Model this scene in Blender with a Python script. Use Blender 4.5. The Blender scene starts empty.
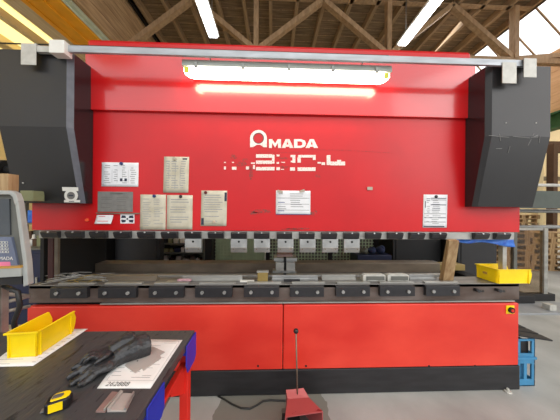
import bpy, bmesh, math, random
from mathutils import Vector, Matrix, Euler
random.seed(7)
PI = math.pi
sc = bpy.context.scene
COL = sc.collection
F_PX = 215.0
EYE = Vector((0, 0, 1.55))
YAW, PITCH, ROLL = math.radians(1.95), math.radians(0.0), math.radians(0.44)
RM = Matrix.Rotation(-YAW, 3, 'Z') @ Matrix.Rotation(PI / 2 + PITCH, 3, 'X') @ Matrix.Rotation(ROLL, 3, 'Z')

# ---- surveying helpers: turn a pixel of the photo into a point of the room
def ray(px, py):
    return RM @ Vector(((px - 280) / F_PX, (210 - py) / F_PX, -1.0))
def at(px, py, Y):
    d = ray(px, py); return EYE + d * (Y / d.y)
def az(px, py, z):
    d = ray(px, py); return EYE + d * ((z - 1.55) / d.z)
def X(px, Y, py=230): return at(px, py, Y).x
def Z(py, Y, px=283): return at(px, py, Y).z

# ---- materials
def lin(c):
    c = c / 255.0
    return c / 12.92 if c <= 0.04045 else ((c + 0.055) / 1.055) ** 2.4
def rgb(c): return (lin(c[0]), lin(c[1]), lin(c[2]), 1)
def mat(name, c, rough=0.5, metal=0.0, var=0.12, scale=6.0, c2=None, stretch=None, bump=0.0, bscale=40.0,
        emit=None, spec=0.5, coat=0.0, detail=5.0, lo=0.35, hi=0.7):
    m = bpy.data.materials.new(name); m.use_nodes = True
    nt = m.node_tree; N = nt.nodes; L = nt.links
    b = N['Principled BSDF']
    b.inputs['Roughness'].default_value = rough
    b.inputs['Metallic'].default_value = metal
    b.inputs['Specular IOR Level'].default_value = spec
    b.inputs['Coat Weight'].default_value = coat; b.inputs['Coat Roughness'].default_value = 0.11
    tc = N.new('ShaderNodeTexCoord'); mp = N.new('ShaderNodeMapping')
    if stretch: mp.inputs['Scale'].default_value = stretch
    L.new(tc.outputs['Object'], mp.inputs['Vector'])
    no = N.new('ShaderNodeTexNoise'); no.inputs['Scale'].default_value = scale; no.inputs['Detail'].default_value = detail
    L.new(mp.outputs['Vector'], no.inputs['Vector'])
    cr = N.new('ShaderNodeValToRGB')
    a = rgb(c)
    if c2 is None: bcol = tuple(v * (1 - var) for v in a[:3]) + (1,); a = tuple(min(1, v * (1 + var)) for v in a[:3]) + (1,)
    else: bcol = rgb(c2)
    cr.color_ramp.elements[0].position = lo; cr.color_ramp.elements[1].position = hi
    cr.color_ramp.elements[0].color = bcol; cr.color_ramp.elements[1].color = a
    L.new(no.outputs['Fac'], cr.inputs['Fac']); L.new(cr.outputs['Color'], b.inputs['Base Color'])
    if bump:
        n2 = N.new('ShaderNodeTexNoise'); n2.inputs['Scale'].default_value = bscale; L.new(mp.outputs['Vector'], n2.inputs['Vector'])
        bp = N.new('ShaderNodeBump'); bp.inputs['Strength'].default_value = bump; bp.inputs['Distance'].default_value = 0.01
        L.new(n2.outputs['Fac'], bp.inputs['Height']); L.new(bp.outputs['Normal'], b.inputs['Normal'])
    if emit:
        b.inputs['Emission Color'].default_value = rgb(emit[0]); b.inputs['Emission Strength'].default_value = emit[1]
    return m
def glass(name, tint, gloss=0.08):
    m = bpy.data.materials.new(name); m.use_nodes = True
    nt = m.node_tree; N = nt.nodes; L = nt.links
    for n in list(N): N.remove(n)
    o = N.new('ShaderNodeOutputMaterial'); t = N.new('ShaderNodeBsdfTransparent'); g = N.new('ShaderNodeBsdfGlossy')
    g.inputs['Roughness'].default_value = 0.08; t.inputs['Color'].default_value = rgb(tint)
    x = N.new('ShaderNodeMixShader'); x.inputs['Fac'].default_value = gloss
    L.new(t.outputs[0], x.inputs[1]); L.new(g.outputs[0], x.inputs[2]); L.new(x.outputs[0], o.inputs['Surface'])
    return m
def translucent(name, c):
    m = bpy.data.materials.new(name); m.use_nodes = True
    nt = m.node_tree; N = nt.nodes; L = nt.links
    for n in list(N): N.remove(n)
    o = N.new('ShaderNodeOutputMaterial'); t = N.new('ShaderNodeBsdfTranslucent'); t.inputs['Color'].default_value = rgb(c)
    L.new(t.outputs[0], o.inputs['Surface'])
    return m

RED_S = (2.0, 1.0, 0.35)
M = dict(
    red=mat('red_paint', (196, 8, 16), 0.36, var=0.08, scale=2.5, bump=0.03, bscale=30, spec=0.5),
    red_hood=mat('red_hood_paint', (205, 10, 14), 0.3, var=0.06, scale=2.0, spec=0.5, coat=0.9),
    red_base=mat('red_base_paint', (230, 68, 50), 0.40, c2=(208, 42, 30), scale=1.6, stretch=(1, 1, 1.6), bump=0.05, bscale=6),
    red_frame=mat('red_frame_paint', (214, 40, 28), 0.45, var=0.08),
    maroon=mat('dull_red_paint', (54, 12, 14), 0.6),
    black_box=mat('black_cover_paint', (38, 37, 38), 0.42, var=0.12, scale=3, spec=0.4),
    black_gloss=mat('glossy_black_panel', (30, 29, 31), 0.22, var=0.1, spec=0.6),
    black_edge=mat('grey_cover_edge', (84, 86, 94), 0.4, var=0.15, scale=20),
    plinth=mat('plinth_black', (36, 35, 37), 0.5, var=0.3, scale=8, stretch=(0.6, 1, 3)),
    blacksteel=mat('oiled_black_steel', (40, 34, 32), 0.4, metal=0.4, var=0.3, scale=15),
    clampb=mat('clamp_black', (38, 37, 40), 0.4, var=0.15, scale=30),
    table=mat('table_steel', (128, 124, 120), 0.4, metal=0.5, var=0.25, scale=8, stretch=(0.4, 2, 2)),
    bedfront=mat('bed_front_steel', (118, 106, 100), 0.45, metal=0.3, c2=(84, 68, 60), scale=7, stretch=(0.5, 1, 1)),
    steel=mat('bright_steel', (172, 172, 170), 0.35, metal=0.7, var=0.15, scale=14),
    steel2=mat('grey_steel', (168, 166, 160), 0.45, metal=0.5, var=0.2, scale=12, stretch=(0.4, 1, 1)),
    oldsteel=mat('brownish_steel', (128, 116, 100), 0.5, metal=0.4, var=0.25, scale=9, stretch=(0.4, 1, 1)),
    plate=mat('grey_name_plate', (118, 116, 112), 0.5, var=0.1, scale=30),
    alu=mat('aluminium_rail', (168, 172, 176), 0.42, metal=0.3, var=0.18, scale=5, stretch=(1, 1, 6)),
    bracket=mat('bracket_zinc', (188, 186, 178), 0.5, metal=0.1, var=0.12, scale=18),
    white=mat('white_paint', (226, 224, 216), 0.5, var=0.06, scale=12),
    letter=mat('white_lettering', (240, 228, 220), 0.6, var=0.1, scale=60, c2=(222, 190, 182), lo=0.3, hi=0.45),
    letter_worn=mat('worn_white_lettering', (236, 222, 212), 0.6, scale=120, c2=(206, 90, 84), lo=0.30, hi=0.44),
    scuff=mat('scuffed_grey_patch', (118, 62, 56), 0.7, scale=60, c2=(196, 28, 32), lo=0.4, hi=0.62),
    lettergrey=mat('dark_ring', (92, 60, 56), 0.6),
    paper=mat('paper_white', (224, 224, 226), 0.8, var=0.05, scale=10),
    paper_old=mat('paper_oily', (206, 200, 182), 0.8, scale=9, c2=(182, 174, 152)),
    paper_bench=mat('paper_bench', (228, 227, 224), 0.8, var=0.05, scale=6),
    ink=mat('pencil_ink', (150, 150, 150), 0.9, var=0.2, scale=200),
    ink_dark=mat('dark_ink', (52, 56, 72), 0.9),
    ink_red=mat('red_ink', (222, 128, 130), 0.9),
    ink_blue=mat('blue_ink', (58, 74, 128), 0.9),
    mag_blue=mat('blue_magnet', (24, 48, 104), 0.35), mag_black=mat('black_magnet', (30, 28, 30), 0.35),
    mag_red=mat('red_magnet', (96, 14, 22), 0.35), mag_beige=mat('beige_magnet', (176, 164, 146), 0.45),
    yellow=mat('yellow_plastic', (250, 214, 6), 0.38, var=0.07, scale=14),
    bench=mat('bench_rubber', (38, 39, 41), 0.38, scale=36, c2=(66, 66, 67), stretch=(1.6, .5, 1), bump=0.25, bscale=30, lo=0.62, hi=0.36),
    blue=mat('blue_bracket_paint', (30, 50, 176), 0.4, var=0.1),
    darkblue=mat('dark_blue_paint', (22, 30, 62), 0.5),
    filmblue=mat('blue_film', (24, 84, 190), 0.4, scale=18, c2=(70, 130, 216)),
    crateblue=mat('blue_crate_plastic', (64, 134, 176), 0.5, var=0.12),
    glove=mat('black_glove_rubber', (46, 46, 48), 0.36, var=0.25, scale=26, bump=0.5, bscale=60),
    part_steel=mat('sheet_metal_part', (172, 164, 158), 0.55, metal=0.1, var=0.1),
    pinkwood=mat('primed_steel', (138, 112, 106), 0.55, var=0.15, scale=20),
    wood=mat('raw_timber', (178, 150, 110), 0.7, scale=6, c2=(140, 108, 72), stretch=(6, 6, 0.6)),
    wood_y=mat('plywood', (206, 172, 132), 0.7, scale=4, c2=(166, 134, 98), stretch=(5, 0.5, 5)),
    woodceil=mat('ceiling_boards', (150, 126, 96), 0.8, scale=4, c2=(114, 92, 68), stretch=(0.5, 6, 6)),
    woodjoist=mat('joist_wood', (176, 148, 114), 0.75, scale=4, c2=(146, 120, 90), stretch=(6, 0.6, 6)),
    truss=mat('truss_wood', (182, 150, 114), 0.7, scale=5, c2=(152, 122, 90), stretch=(3, 3, 1)),
    timberw=mat('timber_wall', (240, 192, 142), 0.7, scale=3, c2=(214, 162, 112), stretch=(5, 0.4, 4)),
    orange=mat('crane_orange', (246, 170, 36), 0.45, var=0.08, scale=4),
    green=mat('green_beam', (62, 104, 62), 0.5), lgreen=mat('pale_green_rail', (206, 216, 196), 0.5),
    greygreen=mat('grey_green_steel', (76, 84, 80), 0.5),
    cream=mat('cream_wall', (226, 208, 164), 0.8, var=0.06, scale=2),
    browndark=mat('dark_brown_timber', (84, 60, 42), 0.8),
    greyboard=mat('grey_board', (224, 214, 198), 0.7, scale=3, c2=(196, 184, 166), stretch=(5, 0.5, 5)),
    black=mat('matt_black', (12, 12, 13), 0.7), charcoal=mat('charcoal', (30, 29, 31), 0.6),
    mesh=mat('green_wire', (170, 192, 160), 0.5), greyplastic=mat('pendant_grey', (164, 166, 162), 0.5, var=0.07, scale=12),
    greydark=mat('pendant_inner', (98, 98, 92), 0.5), keypad=mat('keypad_blue_grey', (104, 112, 134), 0.5),
    screen=mat('screen_grey', (70, 74, 78), 0.15), pink=mat('pink_label', (222, 120, 156), 0.6),
    ochre=mat('ochre_trim', (196, 150, 70), 0.6), rubber=mat('cable_rubber', (40, 40, 38), 0.5),
    pedal=mat('pedal_red', (136, 30, 38), 0.35, scale=16, c2=(180, 90, 90), metal=0.2, lo=0.66, hi=0.45),
    olive=mat('olive_box', (130, 132, 96), 0.7), brass=mat('brass_block', (150, 128, 74), 0.45, metal=0.4),
    pinkdisc=mat('pink_cloth', (180, 140, 146), 0.7), cloth=mat('blue_cloth', (40, 52, 84), 0.9, var=0.3, scale=20),
    greycloth=mat('grey_cloth', (96, 100, 92), 0.9, var=0.3, scale=20),
    lampbody=mat('lamp_body', (168, 172, 164), 0.45), lampclip=mat('lamp_clip', (150, 152, 146), 0.4),
    tube=mat('lit_diffuser', (255, 250, 240), 0.4, emit=((255, 246, 226), 4.5)),
    tubehot=mat('lit_diffuser_core', (255, 250, 240), 0.4, emit=((255, 240, 208), 20.0)),
    halltube=mat('lit_hall_tube', (255, 255, 250), 0.4, emit=((250, 252, 255), 9.0)),
    yend=mat('yellow_end_patch', (214, 214, 60), 0.5),
    orangedot=mat('orange_dot', (250, 96, 50), 0.5),
    track=mat('floor_track_steel', (150, 152, 154), 0.5, var=0.1),
    skywhite=translucent('cream_roof_sheet', (255, 240, 190)),
    pane=glass('roof_glazing', (255, 255, 255), 0.03), plexi=glass('plexiglass', (232, 222, 208), 0.05),
)

def floor_material():
    m = mat('concrete_floor', (180, 180, 176), 0.5, scale=1.6, c2=(142, 142, 138), detail=8, bump=0.15, bscale=25, lo=0.3, hi=0.68)
    nt = m.node_tree; N = nt.nodes; L = nt.links; b = N['Principled BSDF']
    src = b.inputs['Base Color'].links[0].from_socket
    tc = N.new('ShaderNodeTexCoord'); sx = N.new('ShaderNodeSeparateXYZ')
    nz = N.new('ShaderNodeTexNoise'); nz.inputs['Scale'].default_value = 7.0
    L.new(tc.outputs['Object'], nz.inputs['Vector'])
    mx = N.new('ShaderNodeVectorMath'); mx.operation = 'MULTIPLY_ADD'
    mx.inputs[1].default_value = (0.12, 0.12, 0.12)
    L.new(nz.outputs['Color'], mx.inputs[0]); L.new(tc.outputs['Object'], mx.inputs[2]); L.new(mx.outputs[0], sx.inputs[0])
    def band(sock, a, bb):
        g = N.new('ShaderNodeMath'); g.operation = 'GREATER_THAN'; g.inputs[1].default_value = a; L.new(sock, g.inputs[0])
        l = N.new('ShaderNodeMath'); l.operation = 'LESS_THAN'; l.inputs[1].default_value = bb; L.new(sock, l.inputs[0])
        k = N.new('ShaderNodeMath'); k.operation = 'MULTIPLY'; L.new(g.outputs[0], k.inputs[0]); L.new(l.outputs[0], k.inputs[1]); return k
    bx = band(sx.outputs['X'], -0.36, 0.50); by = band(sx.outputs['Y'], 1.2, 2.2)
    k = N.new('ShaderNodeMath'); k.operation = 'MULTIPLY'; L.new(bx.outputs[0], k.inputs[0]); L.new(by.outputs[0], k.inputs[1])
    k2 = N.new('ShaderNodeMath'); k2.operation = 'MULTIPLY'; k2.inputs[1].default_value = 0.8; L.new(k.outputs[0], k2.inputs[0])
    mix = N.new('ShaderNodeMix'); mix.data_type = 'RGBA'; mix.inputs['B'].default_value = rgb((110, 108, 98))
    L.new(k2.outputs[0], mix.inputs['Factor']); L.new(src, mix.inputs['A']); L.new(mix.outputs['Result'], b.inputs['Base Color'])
    return m
M['floor'] = floor_material()

# ---- mesh builder
class MB:
    def __init__(s): s.bm = bmesh.new(); s.mi = 0
    def face(s, vs, smooth=False):
        try: f = s.bm.faces.new(vs)
        except ValueError: return None
        f.material_index = s.mi; f.smooth = smooth; return f
    def hexa(s, p):
        v = [s.bm.verts.new(Vector(q)) for q in p]
        for q in ((0, 3, 2, 1), (4, 5, 6, 7), (0, 1, 5, 4), (1, 2, 6, 5), (2, 3, 7, 6), (3, 0, 4, 7)): s.face([v[i] for i in q])
        return s
    def box(s, x0, x1, y0, y1, z0, z1):
        if x0 > x1: x0, x1 = x1, x0
        if y0 > y1: y0, y1 = y1, y0
        if z0 > z1: z0, z1 = z1, z0
        return s.hexa([(x0, y0, z0), (x1, y0, z0), (x1, y1, z0), (x0, y1, z0), (x0, y0, z1), (x1, y0, z1), (x1, y1, z1), (x0, y1, z1)])
    def obb(s, c, size, rot=(0, 0, 0)):
        R = Euler(rot).to_matrix(); c = Vector(c); a, b, d = [q / 2 for q in size]
        return s.hexa([c + R @ Vector(q) for q in ((-a, -b, -d), (a, -b, -d), (a, b, -d), (-a, b, -d), (-a, -b, d), (a, -b, d), (a, b, d), (-a, b, d))])
    def prism(s, pts, axis, a, b):
        def P(q, t):
            return {'x': (t, q[0], q[1]), 'y': (q[0], t, q[1]), 'z': (q[0], q[1], t)}[axis]
        A = [s.bm.verts.new(P(q, a)) for q in pts]; B = [s.bm.verts.new(P(q, b)) for q in pts]
        s.face(A); s.face(B[::-1]); n = len(pts)
        for i in range(n): s.face([A[i], A[(i + 1) % n], B[(i + 1) % n], B[i]])
        return s
    def bar(s, p0, p1, w, h, up=(0, 0, 1)):
        p0, p1 = Vector(p0), Vector(p1); d = (p1 - p0).normalized(); u = Vector(up)
        sd = d.cross(u)
        if sd.length < 1e-4: sd = d.cross(Vector((0, 1, 0)))
        sd.normalize(); u = sd.cross(d).normalized(); a, b = sd * w / 2, u * h / 2
        return s.hexa([p0 - a - b, p0 + a - b, p0 + a + b, p0 - a + b, p1 - a - b, p1 + a - b, p1 + a + b, p1 - a + b])
    def tube(s, path, r, n=10, cap=True):
        path = [Vector(p) for p in path]; rs = r if isinstance(r, (list, tuple)) else [r] * len(path)
        up = None; rings = []
        for i, p in enumerate(path):
            t = (path[min(i + 1, len(path) - 1)] - path[max(i - 1, 0)]).normalized()
            if up is None:
                up = Vector((0, 0, 1)) if abs(t.z) < 0.9 else Vector((1, 0, 0))
            a = (up - t * up.dot(t)).normalized(); b = t.cross(a); up = a
            rings.append([s.bm.verts.new(p + (a * math.cos(2 * PI * k / n) + b * math.sin(2 * PI * k / n)) * rs[i]) for k in range(n)])
        for i in range(len(rings) - 1):
            for k in range(n): s.face([rings[i][k], rings[i][(k + 1) % n], rings[i + 1][(k + 1) % n], rings[i + 1][k]], True)
        if cap: s.face(rings[0][::-1]); s.face(rings[-1])
        return s
    def cyl(s, p0, p1, r, r2=None, n=20): return s.tube([p0, p1], [r, r if r2 is None else r2], n)
    def ball(s, c, r, seg=14, rot=None):
        r = r if isinstance(r, (list, tuple)) else (r, r, r)
        ret = bmesh.ops.create_uvsphere(s.bm, u_segments=seg, v_segments=max(6, seg // 2 + 2), radius=1)
        R = Euler(rot).to_matrix() if rot else Matrix.Identity(3)
        fs = set()
        for v in ret['verts']:
            v.co = Vector(c) + R @ Vector((v.co.x * r[0], v.co.y * r[1], v.co.z * r[2]))
            fs.update(v.link_faces)
        for f in fs: f.material_index = s.mi; f.smooth = True
        return s
    def sheet(s, fn, nu=6, nv=6, th=0.0006, nrm=(0, -1, 0)):
        nrm = Vector(nrm) * th
        A = [[s.bm.verts.new(fn(i / nu, j / nv) + nrm) for j in range(nv + 1)] for i in range(nu + 1)]
        B = [[s.bm.verts.new(fn(i / nu, j / nv)) for j in range(nv + 1)] for i in range(nu + 1)]
        for i in range(nu):
            for j in range(nv):
                s.face([A[i][j], A[i + 1][j], A[i + 1][j + 1], A[i][j + 1]], True)
                s.face([B[i][j], B[i][j + 1], B[i + 1][j + 1], B[i + 1][j]], True)
        for i in range(nu):
            s.face([A[i][0], B[i][0], B[i + 1][0], A[i + 1][0]]); s.face([A[i][nv], A[i + 1][nv], B[i + 1][nv], B[i][nv]])
        for j in range(nv):
            s.face([A[0][j], A[0][j + 1], B[0][j + 1], B[0][j]]); s.face([A[nu][j], B[nu][j], B[nu][j + 1], A[nu][j + 1]])
        return s
    def ink(s, fn, u0, u1, v0, v1, nrm=(0, -1, 0), off=0.0011, n=3):
        nrm = Vector(nrm) * off
        for i in range(n):
            a, b = u0 + (u1 - u0) * i / n, u0 + (u1 - u0) * (i + 1) / n
            s.face([s.bm.verts.new(fn(u, v) + nrm) for u, v in ((a, v0), (b, v0), (b, v1), (a, v1))])
    def build(s, name, mats, parent=None, bevel=0.0, loc=None, smooth=False):
        bmesh.ops.recalc_face_normals(s.bm, faces=s.bm.faces)
        if parent is not None: off = Vector(parent['_org'])
        elif loc is not None: off = Vector(loc)
        else:
            cs = [v.co for v in s.bm.verts]
            off = Vector(((min(c.x for c in cs) + max(c.x for c in cs)) / 2, (min(c.y for c in cs) + max(c.y for c in cs)) / 2, min(c.z for c in cs)))
        for v in s.bm.verts: v.co -= off
        if smooth:
            for f in s.bm.faces: f.smooth = True
        me = bpy.data.meshes.new(name); s.bm.to_mesh(me); s.bm.free()
        for m in (mats if isinstance(mats, (list, tuple)) else [mats]): me.materials.append(M[m] if isinstance(m, str) else m)
        o = bpy.data.objects.new(name, me); COL.objects.link(o)
        if parent is not None: o.parent = parent; o['_org'] = tuple(off)
        else: o.location = off; o['_org'] = tuple(off)
        if bevel:
            b = o.modifiers.new('bevel', 'BEVEL'); b.width = bevel; b.segments = 2; b.limit_method = 'ANGLE'; b.angle_limit = math.radians(40)
        return o
def tag(o, label, cat, group=None):
    o['label'] = label; o['category'] = cat
    if group: o['group'] = group
    return o
def struct(o): o['kind'] = 'structure'; return o
def empty(name, loc, label, cat, group=None):
    o = bpy.data.objects.new(name, None); COL.objects.link(o); o.location = loc; o['_org'] = tuple(loc)
    o.empty_display_size = 0.1
    return tag(o, label, cat, group)
def copy_tree(o, loc=None, rz=None, parent=None):
    c = o.copy(); COL.objects.link(c)
    if parent: c.parent = parent
    if loc is not None: c.location = loc
    if rz is not None: c.rotation_euler = (0, 0, rz)
    for ch in list(o.children): copy_tree(ch, parent=c)
    return c

# =================================================================== camera
cam = bpy.data.cameras.new('camera'); co = bpy.data.objects.new('camera', cam); COL.objects.link(co)
cam.sensor_width = 36; cam.lens = F_PX / 560 * 36; cam.clip_start = 0.02; cam.clip_end = 200
co.matrix_world = Matrix.Translation(EYE) @ RM.to_4x4()
sc.camera = co
sc.view_settings.view_transform = 'Standard'; sc.view_settings.look = 'None'; sc.view_settings.gamma = 1
sc.view_settings.exposure = 0.0; sc.view_settings.use_curve_mapping = False

# =================================================================== hall shell
ZC = 7.3
struct(MB().box(-12, 14, -5, 14, -0.1, 0).build('floor', 'floor', loc=(0, 0, 0)))
f = MB()
f.box(-4.0, 7.1, -3, 14, ZC, ZC + 0.05)
struct(f.build('ceiling', 'woodceil'))
f = MB()
for i in range(-5, 11):
    x = 0.72 * i - 0.1
    f.box(x - 0.045, x + 0.045, -3, 14, ZC - 0.2, ZC)
for k in range(0, 60):      # board seams across the hall
    y = -2.8 + k * 0.28
    f.box(-4.0, 7.1, y, y + 0.02, ZC - 0.012, ZC)
struct(f.build('trim_1', 'woodjoist'))
struct(MB().box(-12, 14, 14, 14.2, 0, 8).build('wall_back', 'cream'))
struct(MB().box(-9.2, -9.0, -3, 14, 0, 8).build('wall_left', 'cream'))
struct(MB().box(13.0, 13.2, -3, 14, 0, 8).build('wall_right', 'cream'))
# planked bulkhead over the crane on the left
f = MB()
for k in range(5): f.box(-4.08, -4.0, -3, 14, 5.75 + k * 0.33, 5.75 + k * 0.33 + 0.318)
struct(f.build('trim_2', 'wood_y'))
# left aisle: grey board under the eave, cream roof sheets with battens
struct(MB().box(-5.75, -4.92, -3, 14, 5.95, 6.02).build('trim_3', 'greyboard'))
f = MB()
for k in range(3):
    x1 = -5.75 - k * 1.1; f.hexa([(x1 - 1.06, -3, 5.88 - k * 0.06), (x1, -3, 5.95 - k * 0.06), (x1, 14, 5.95 - k * 0.06), (x1 - 1.06, 14, 5.88 - k * 0.06),
                                  (x1 - 1.06, -3, 5.89 - k * 0.06), (x1, -3, 5.96 - k * 0.06), (x1, 14, 5.96 - k * 0.06), (x1 - 1.06, 14, 5.89 - k * 0.06)])
struct(f.build('window_1', 'skywhite'))
f = MB()
for x in (-6.0, -6.9, -7.05, -7.9, -8.6): f.box(x, x + 0.13, -3, 14, 5.68, 5.86)
struct(f.build('trim_4', 'cream'))
# right: glazed slope, its bars, the timber wall under it
gx0, gz0, gx1, gz1 = 7.1, 7.3, 8.16, 6.24
struct(MB().hexa([(gx0, -3, gz0), (gx1, -3, gz1), (gx1, 14, gz1), (gx0, 14, gz0), (gx0, -3, gz0 + .01), (gx1, -3, gz1 + .01), (gx1, 14, gz1 + .01), (gx0, 14, gz0 + .01)]).build('window_2', 'pane'))
f = MB()
for k in range(26):
    y = -2.9 + k * 0.66; f.bar((gx0, y, gz0 - .02), (gx1, y, gz1 - .02), 0.035, 0.035)
f.box(gx0 - .12, gx0 + .02, -3, 14, gz0 - .2, gz0)
struct(f.build('trim_5', 'truss'))
f = MB()
for k in range(6): f.box(8.16, 8.24, -3, 14, 4.42 + k * 0.305, 4.42 + k * 0.305 + 0.298)
struct(f.build('trim_6', 'timberw'))
g = MB().box(8.0, 8.3, -3, 14, 3.95, 4.0).box(8.12, 8.18, -3, 14, 4.0, 4.36).box(8.0, 8.3, -3, 14, 4.36, 4.41)
tag(g.build('crane_runway_beam', 'green'), 'green steel runway beam along the right side under the timber wall', 'beam')
# window wall behind, right bay
f = MB()
for k, x in enumerate((8.6, 9.7, 10.8, 11.9)):
    f.box(x, x + .95, 13.9, 13.98, 1.2, 3.6)
struct(f.build('window_3', 'pane'))

# crane girder
g = empty('crane_girder', (-4.5, 5, 5.6), 'orange box girder of the overhead crane running back along left side', 'crane girder')
MB().box(-4.84, -4.22, -3, 13.8, 5.62, 6.3).build('girder', 'orange', g, 0.01)
MB().box(-4.94, -4.84, -3, 13.8, 5.60, 5.64).build('lower_flange', 'orange', g)
MB().box(-4.60, -4.50, -3, 13.8, 5.585, 5.62).build('bottom_rib', 'orange', g)
tag(MB().box(-4.19, -4.10, -3, 13.8, 5.70, 5.78).box(-4.205, -4.19, -3, 13.8, 5.66, 5.82).build('conductor_rail', 'lgreen'),
    'thin pale green conductor rail running beside the orange crane girder', 'rail')
tag(MB().box(-3.98, -3.90, -3, 13.8, 7.2, 7.295).build('conduit_pipe', 'black'), 'thin black conduit along the top of the plank bulkhead under the ceiling', 'conduit')

# trusses
def truss(Y, nodes_x, zb, zt, label):
    t = empty('roof_truss', ((nodes_x[0] + nodes_x[-1]) / 2, Y, zb), label, 'truss', 'timber roof trusses')
    MB().box(-3.88, 8.1, Y - .06, Y + .06, zb - .11, zb + .03).build('bottom_chord', 'truss', t)
    MB().box(-3.88, 7.0, Y - .06, Y + .06, zt - .02, zt + .12 - .12 + .0).build('top_chord', 'truss', t)
    for i, x in enumerate(nodes_x):
        if i: MB().bar((x, Y, zb), (x, Y, zt if x < 7 else zt - .2), .12, .16, up=(0, 1, 0)).build('post', 'truss', t)
        for sx in (-1, 1):
            x2 = x + sx * (nx[2] - nx[1]) / 2
            if x2 < -3.8: continue
            zz = zt
            if x2 > 7.2: zz = 7.3 - (x2 - 7.1) - .2
            MB().bar((x, Y + .02, zb), (x2, Y + .02, zz), .12, .15, up=(0, 1, 0)).build('diagonal', 'truss', t)
    return t
YT = 5.65
nx = [at(p, 52, YT).x for p in (127, 256, 388, 514)]
truss(YT, nx, Z(52, YT), 7.12, 'timber roof truss with posts and diagonals above the press brake')

# hall strip lights
for (pa, pb, lab) in (((206, 38), (190, -12), 'lit white fluorescent strip light hanging on the left, above the lamp end'),
                      ((402, 46), (448, -12), 'lit white fluorescent strip light hanging on the right side of the roof')):
    z = 5.7
    a = az(pa[0] + (7 if pa[0] < 280 else 0), pa[1], z); b = az(pb[0] + (7 if pa[0] < 280 else 0), pb[1], z)
    xm = (a.x + b.x) / 2
    t = empty('strip_light', (xm, a.y, z), lab, 'strip light', 'hall strip lights')
    MB().box(xm - .10, xm + .10, b.y - .1, a.y, z, z + .05).build('tube', 'halltube', t, .01)
    MB().box(xm - .13, xm + .13, b.y - .14, a.y + .03, z + .05, z + .10).build('housing', 'white', t)
    for yy in (a.y - .15, b.y + .15): MB().cyl((xm, yy, z + .10), (xm, yy, 7.1), .008, n=6).build('hanger', 'steel', t)

# =================================================================== press brake
YF = 1.80
PB = empty('press_brake', (0, 2.2, 0), 'large red press brake with black side covers and white AMADA lettering filling the picture', 'press brake')
xl, xr = X(32, YF, 220), X(519.5, YF, 220)
zrb = Z(231, YF)            # underside of ram plate
zstep = Z(115.3, YF)        # lower edge of hood
zhood = Z(57.5, YF)
ztop = Z(44.8, 1.95)
hx0, hx1 = X(88, YF, 80), X(472.5, YF, 80)
ram = MB().box(xl, xr, YF, YF + .06, zrb, zstep + .03)
ram.mi = 0
ram = ram.build('ram', 'red', PB)
# hood above the ram with sloping lower lip
MB().prism([(YF + .10, zstep), (YF - .025, zstep), (YF - .03, zhood), (YF + .10, zhood)], 'x', hx0, hx1).build('hood', 'red_hood', PB, .004)
tp = MB().box(X(86, 1.95, 47), X(472, 1.95, 50), 1.95, 2.02, zhood - .2, ztop)
tp.build('top_beam', 'red', PB, .03)
# side covers
def side_cover(x0, x1, inner):   # inner: +1 when the inner side is at larger x
    zt = Z(58, 1.6); zf = Z(131.5, 1.6); zb = Z(205, 1.71)
    prof = [(1.797, zt), (1.60, zt), (1.60, zf), (1.71, zb), (1.797, zb)]
    b = MB()
    ch = 0.028
    xe, xi = (x0, x1 - ch) if inner > 0 else (x1, x0 + ch)
    b.prism(prof, 'x', xe, xi)
    o = b.build('side_cover', 'black_box', PB)
    # chamfered edge strip and inner side panel
    s = MB(); xi2 = x1 if inner > 0 else x0
    def lvl(y, z, k=1.0): return [(xi, y, z), (xi2, y + ch * k, z), (xi2, y + ch * k + .002, z), (xi, y + ch * k + .002, z)]
    P, Q, R_ = lvl(1.60, zt), lvl(1.60, zf), lvl(1.71, zb, .8)
    s.hexa(Q + P); s.hexa(R_ + Q)
    s.build('cover_edge', 'black_edge' if inner > 0 else 'black_box', o)  # left edge strip gets a lighter grey than the covers
    s = MB()
    def lv2(y, z, k=1.0): return [(xi, y + ch * k + .002, z), (xi2, y + ch * k + .002, z), (xi2, 1.797, z), (xi, 1.797, z)]
    P, Q, R_ = lv2(1.60, zt), lv2(1.60, zf), lv2(1.71, zb, .8)
    s.hexa(Q + P); s.hexa(R_ + Q)
    s.build('inner_panel', 'black_gloss', o)
    return o, zt, zf, zb
cl, zct, zcf, zcb = side_cover(at(-1, 100, 1.6).x, at(73, 100, 1.62).x, 1)
cr_, *_ = side_cover(at(486, 100, 1.62).x, at(550.5, 100, 1.6).x, -1)
for px in (506, 536):
    for py, yy in ((123, 1.6), (160, 1.645)):
        p = at(px, py, yy); MB().ball(p, (.006, .004, .006), 8).build('rivet', 'steel2', cr_)
# scratches along the fold of the right cover
s = MB()
for (a, b_) in (((489, 135.5), (509, 137.5)), ((513, 136.5), (530, 138)), ((499.5, 134), (500.5, 141)), ((534, 133.5), (528, 145.5)), ((538, 135), (534, 137)), ((540, 136), (539, 143)), ((510, 146), (508, 153)), ((496, 148.5), (502, 148.5)), ((531, 137.5), (538, 137))):
    def on(p):
        y = 1.5985 if p[1] < 135 else 1.5975 + max(0, p[1] - 136) / 72 * .110
        return at(p[0], p[1], y)
    s.bar(on(a), on(b_), .003, .002, up=(0, 1, 0))
s.build('scratch_marks', 'plate', cr_)
p = at(23, 183, 1.675); MB().ball(p, (.007, .005, .007), 8).build('rivet', 'steel2', cl)

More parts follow.
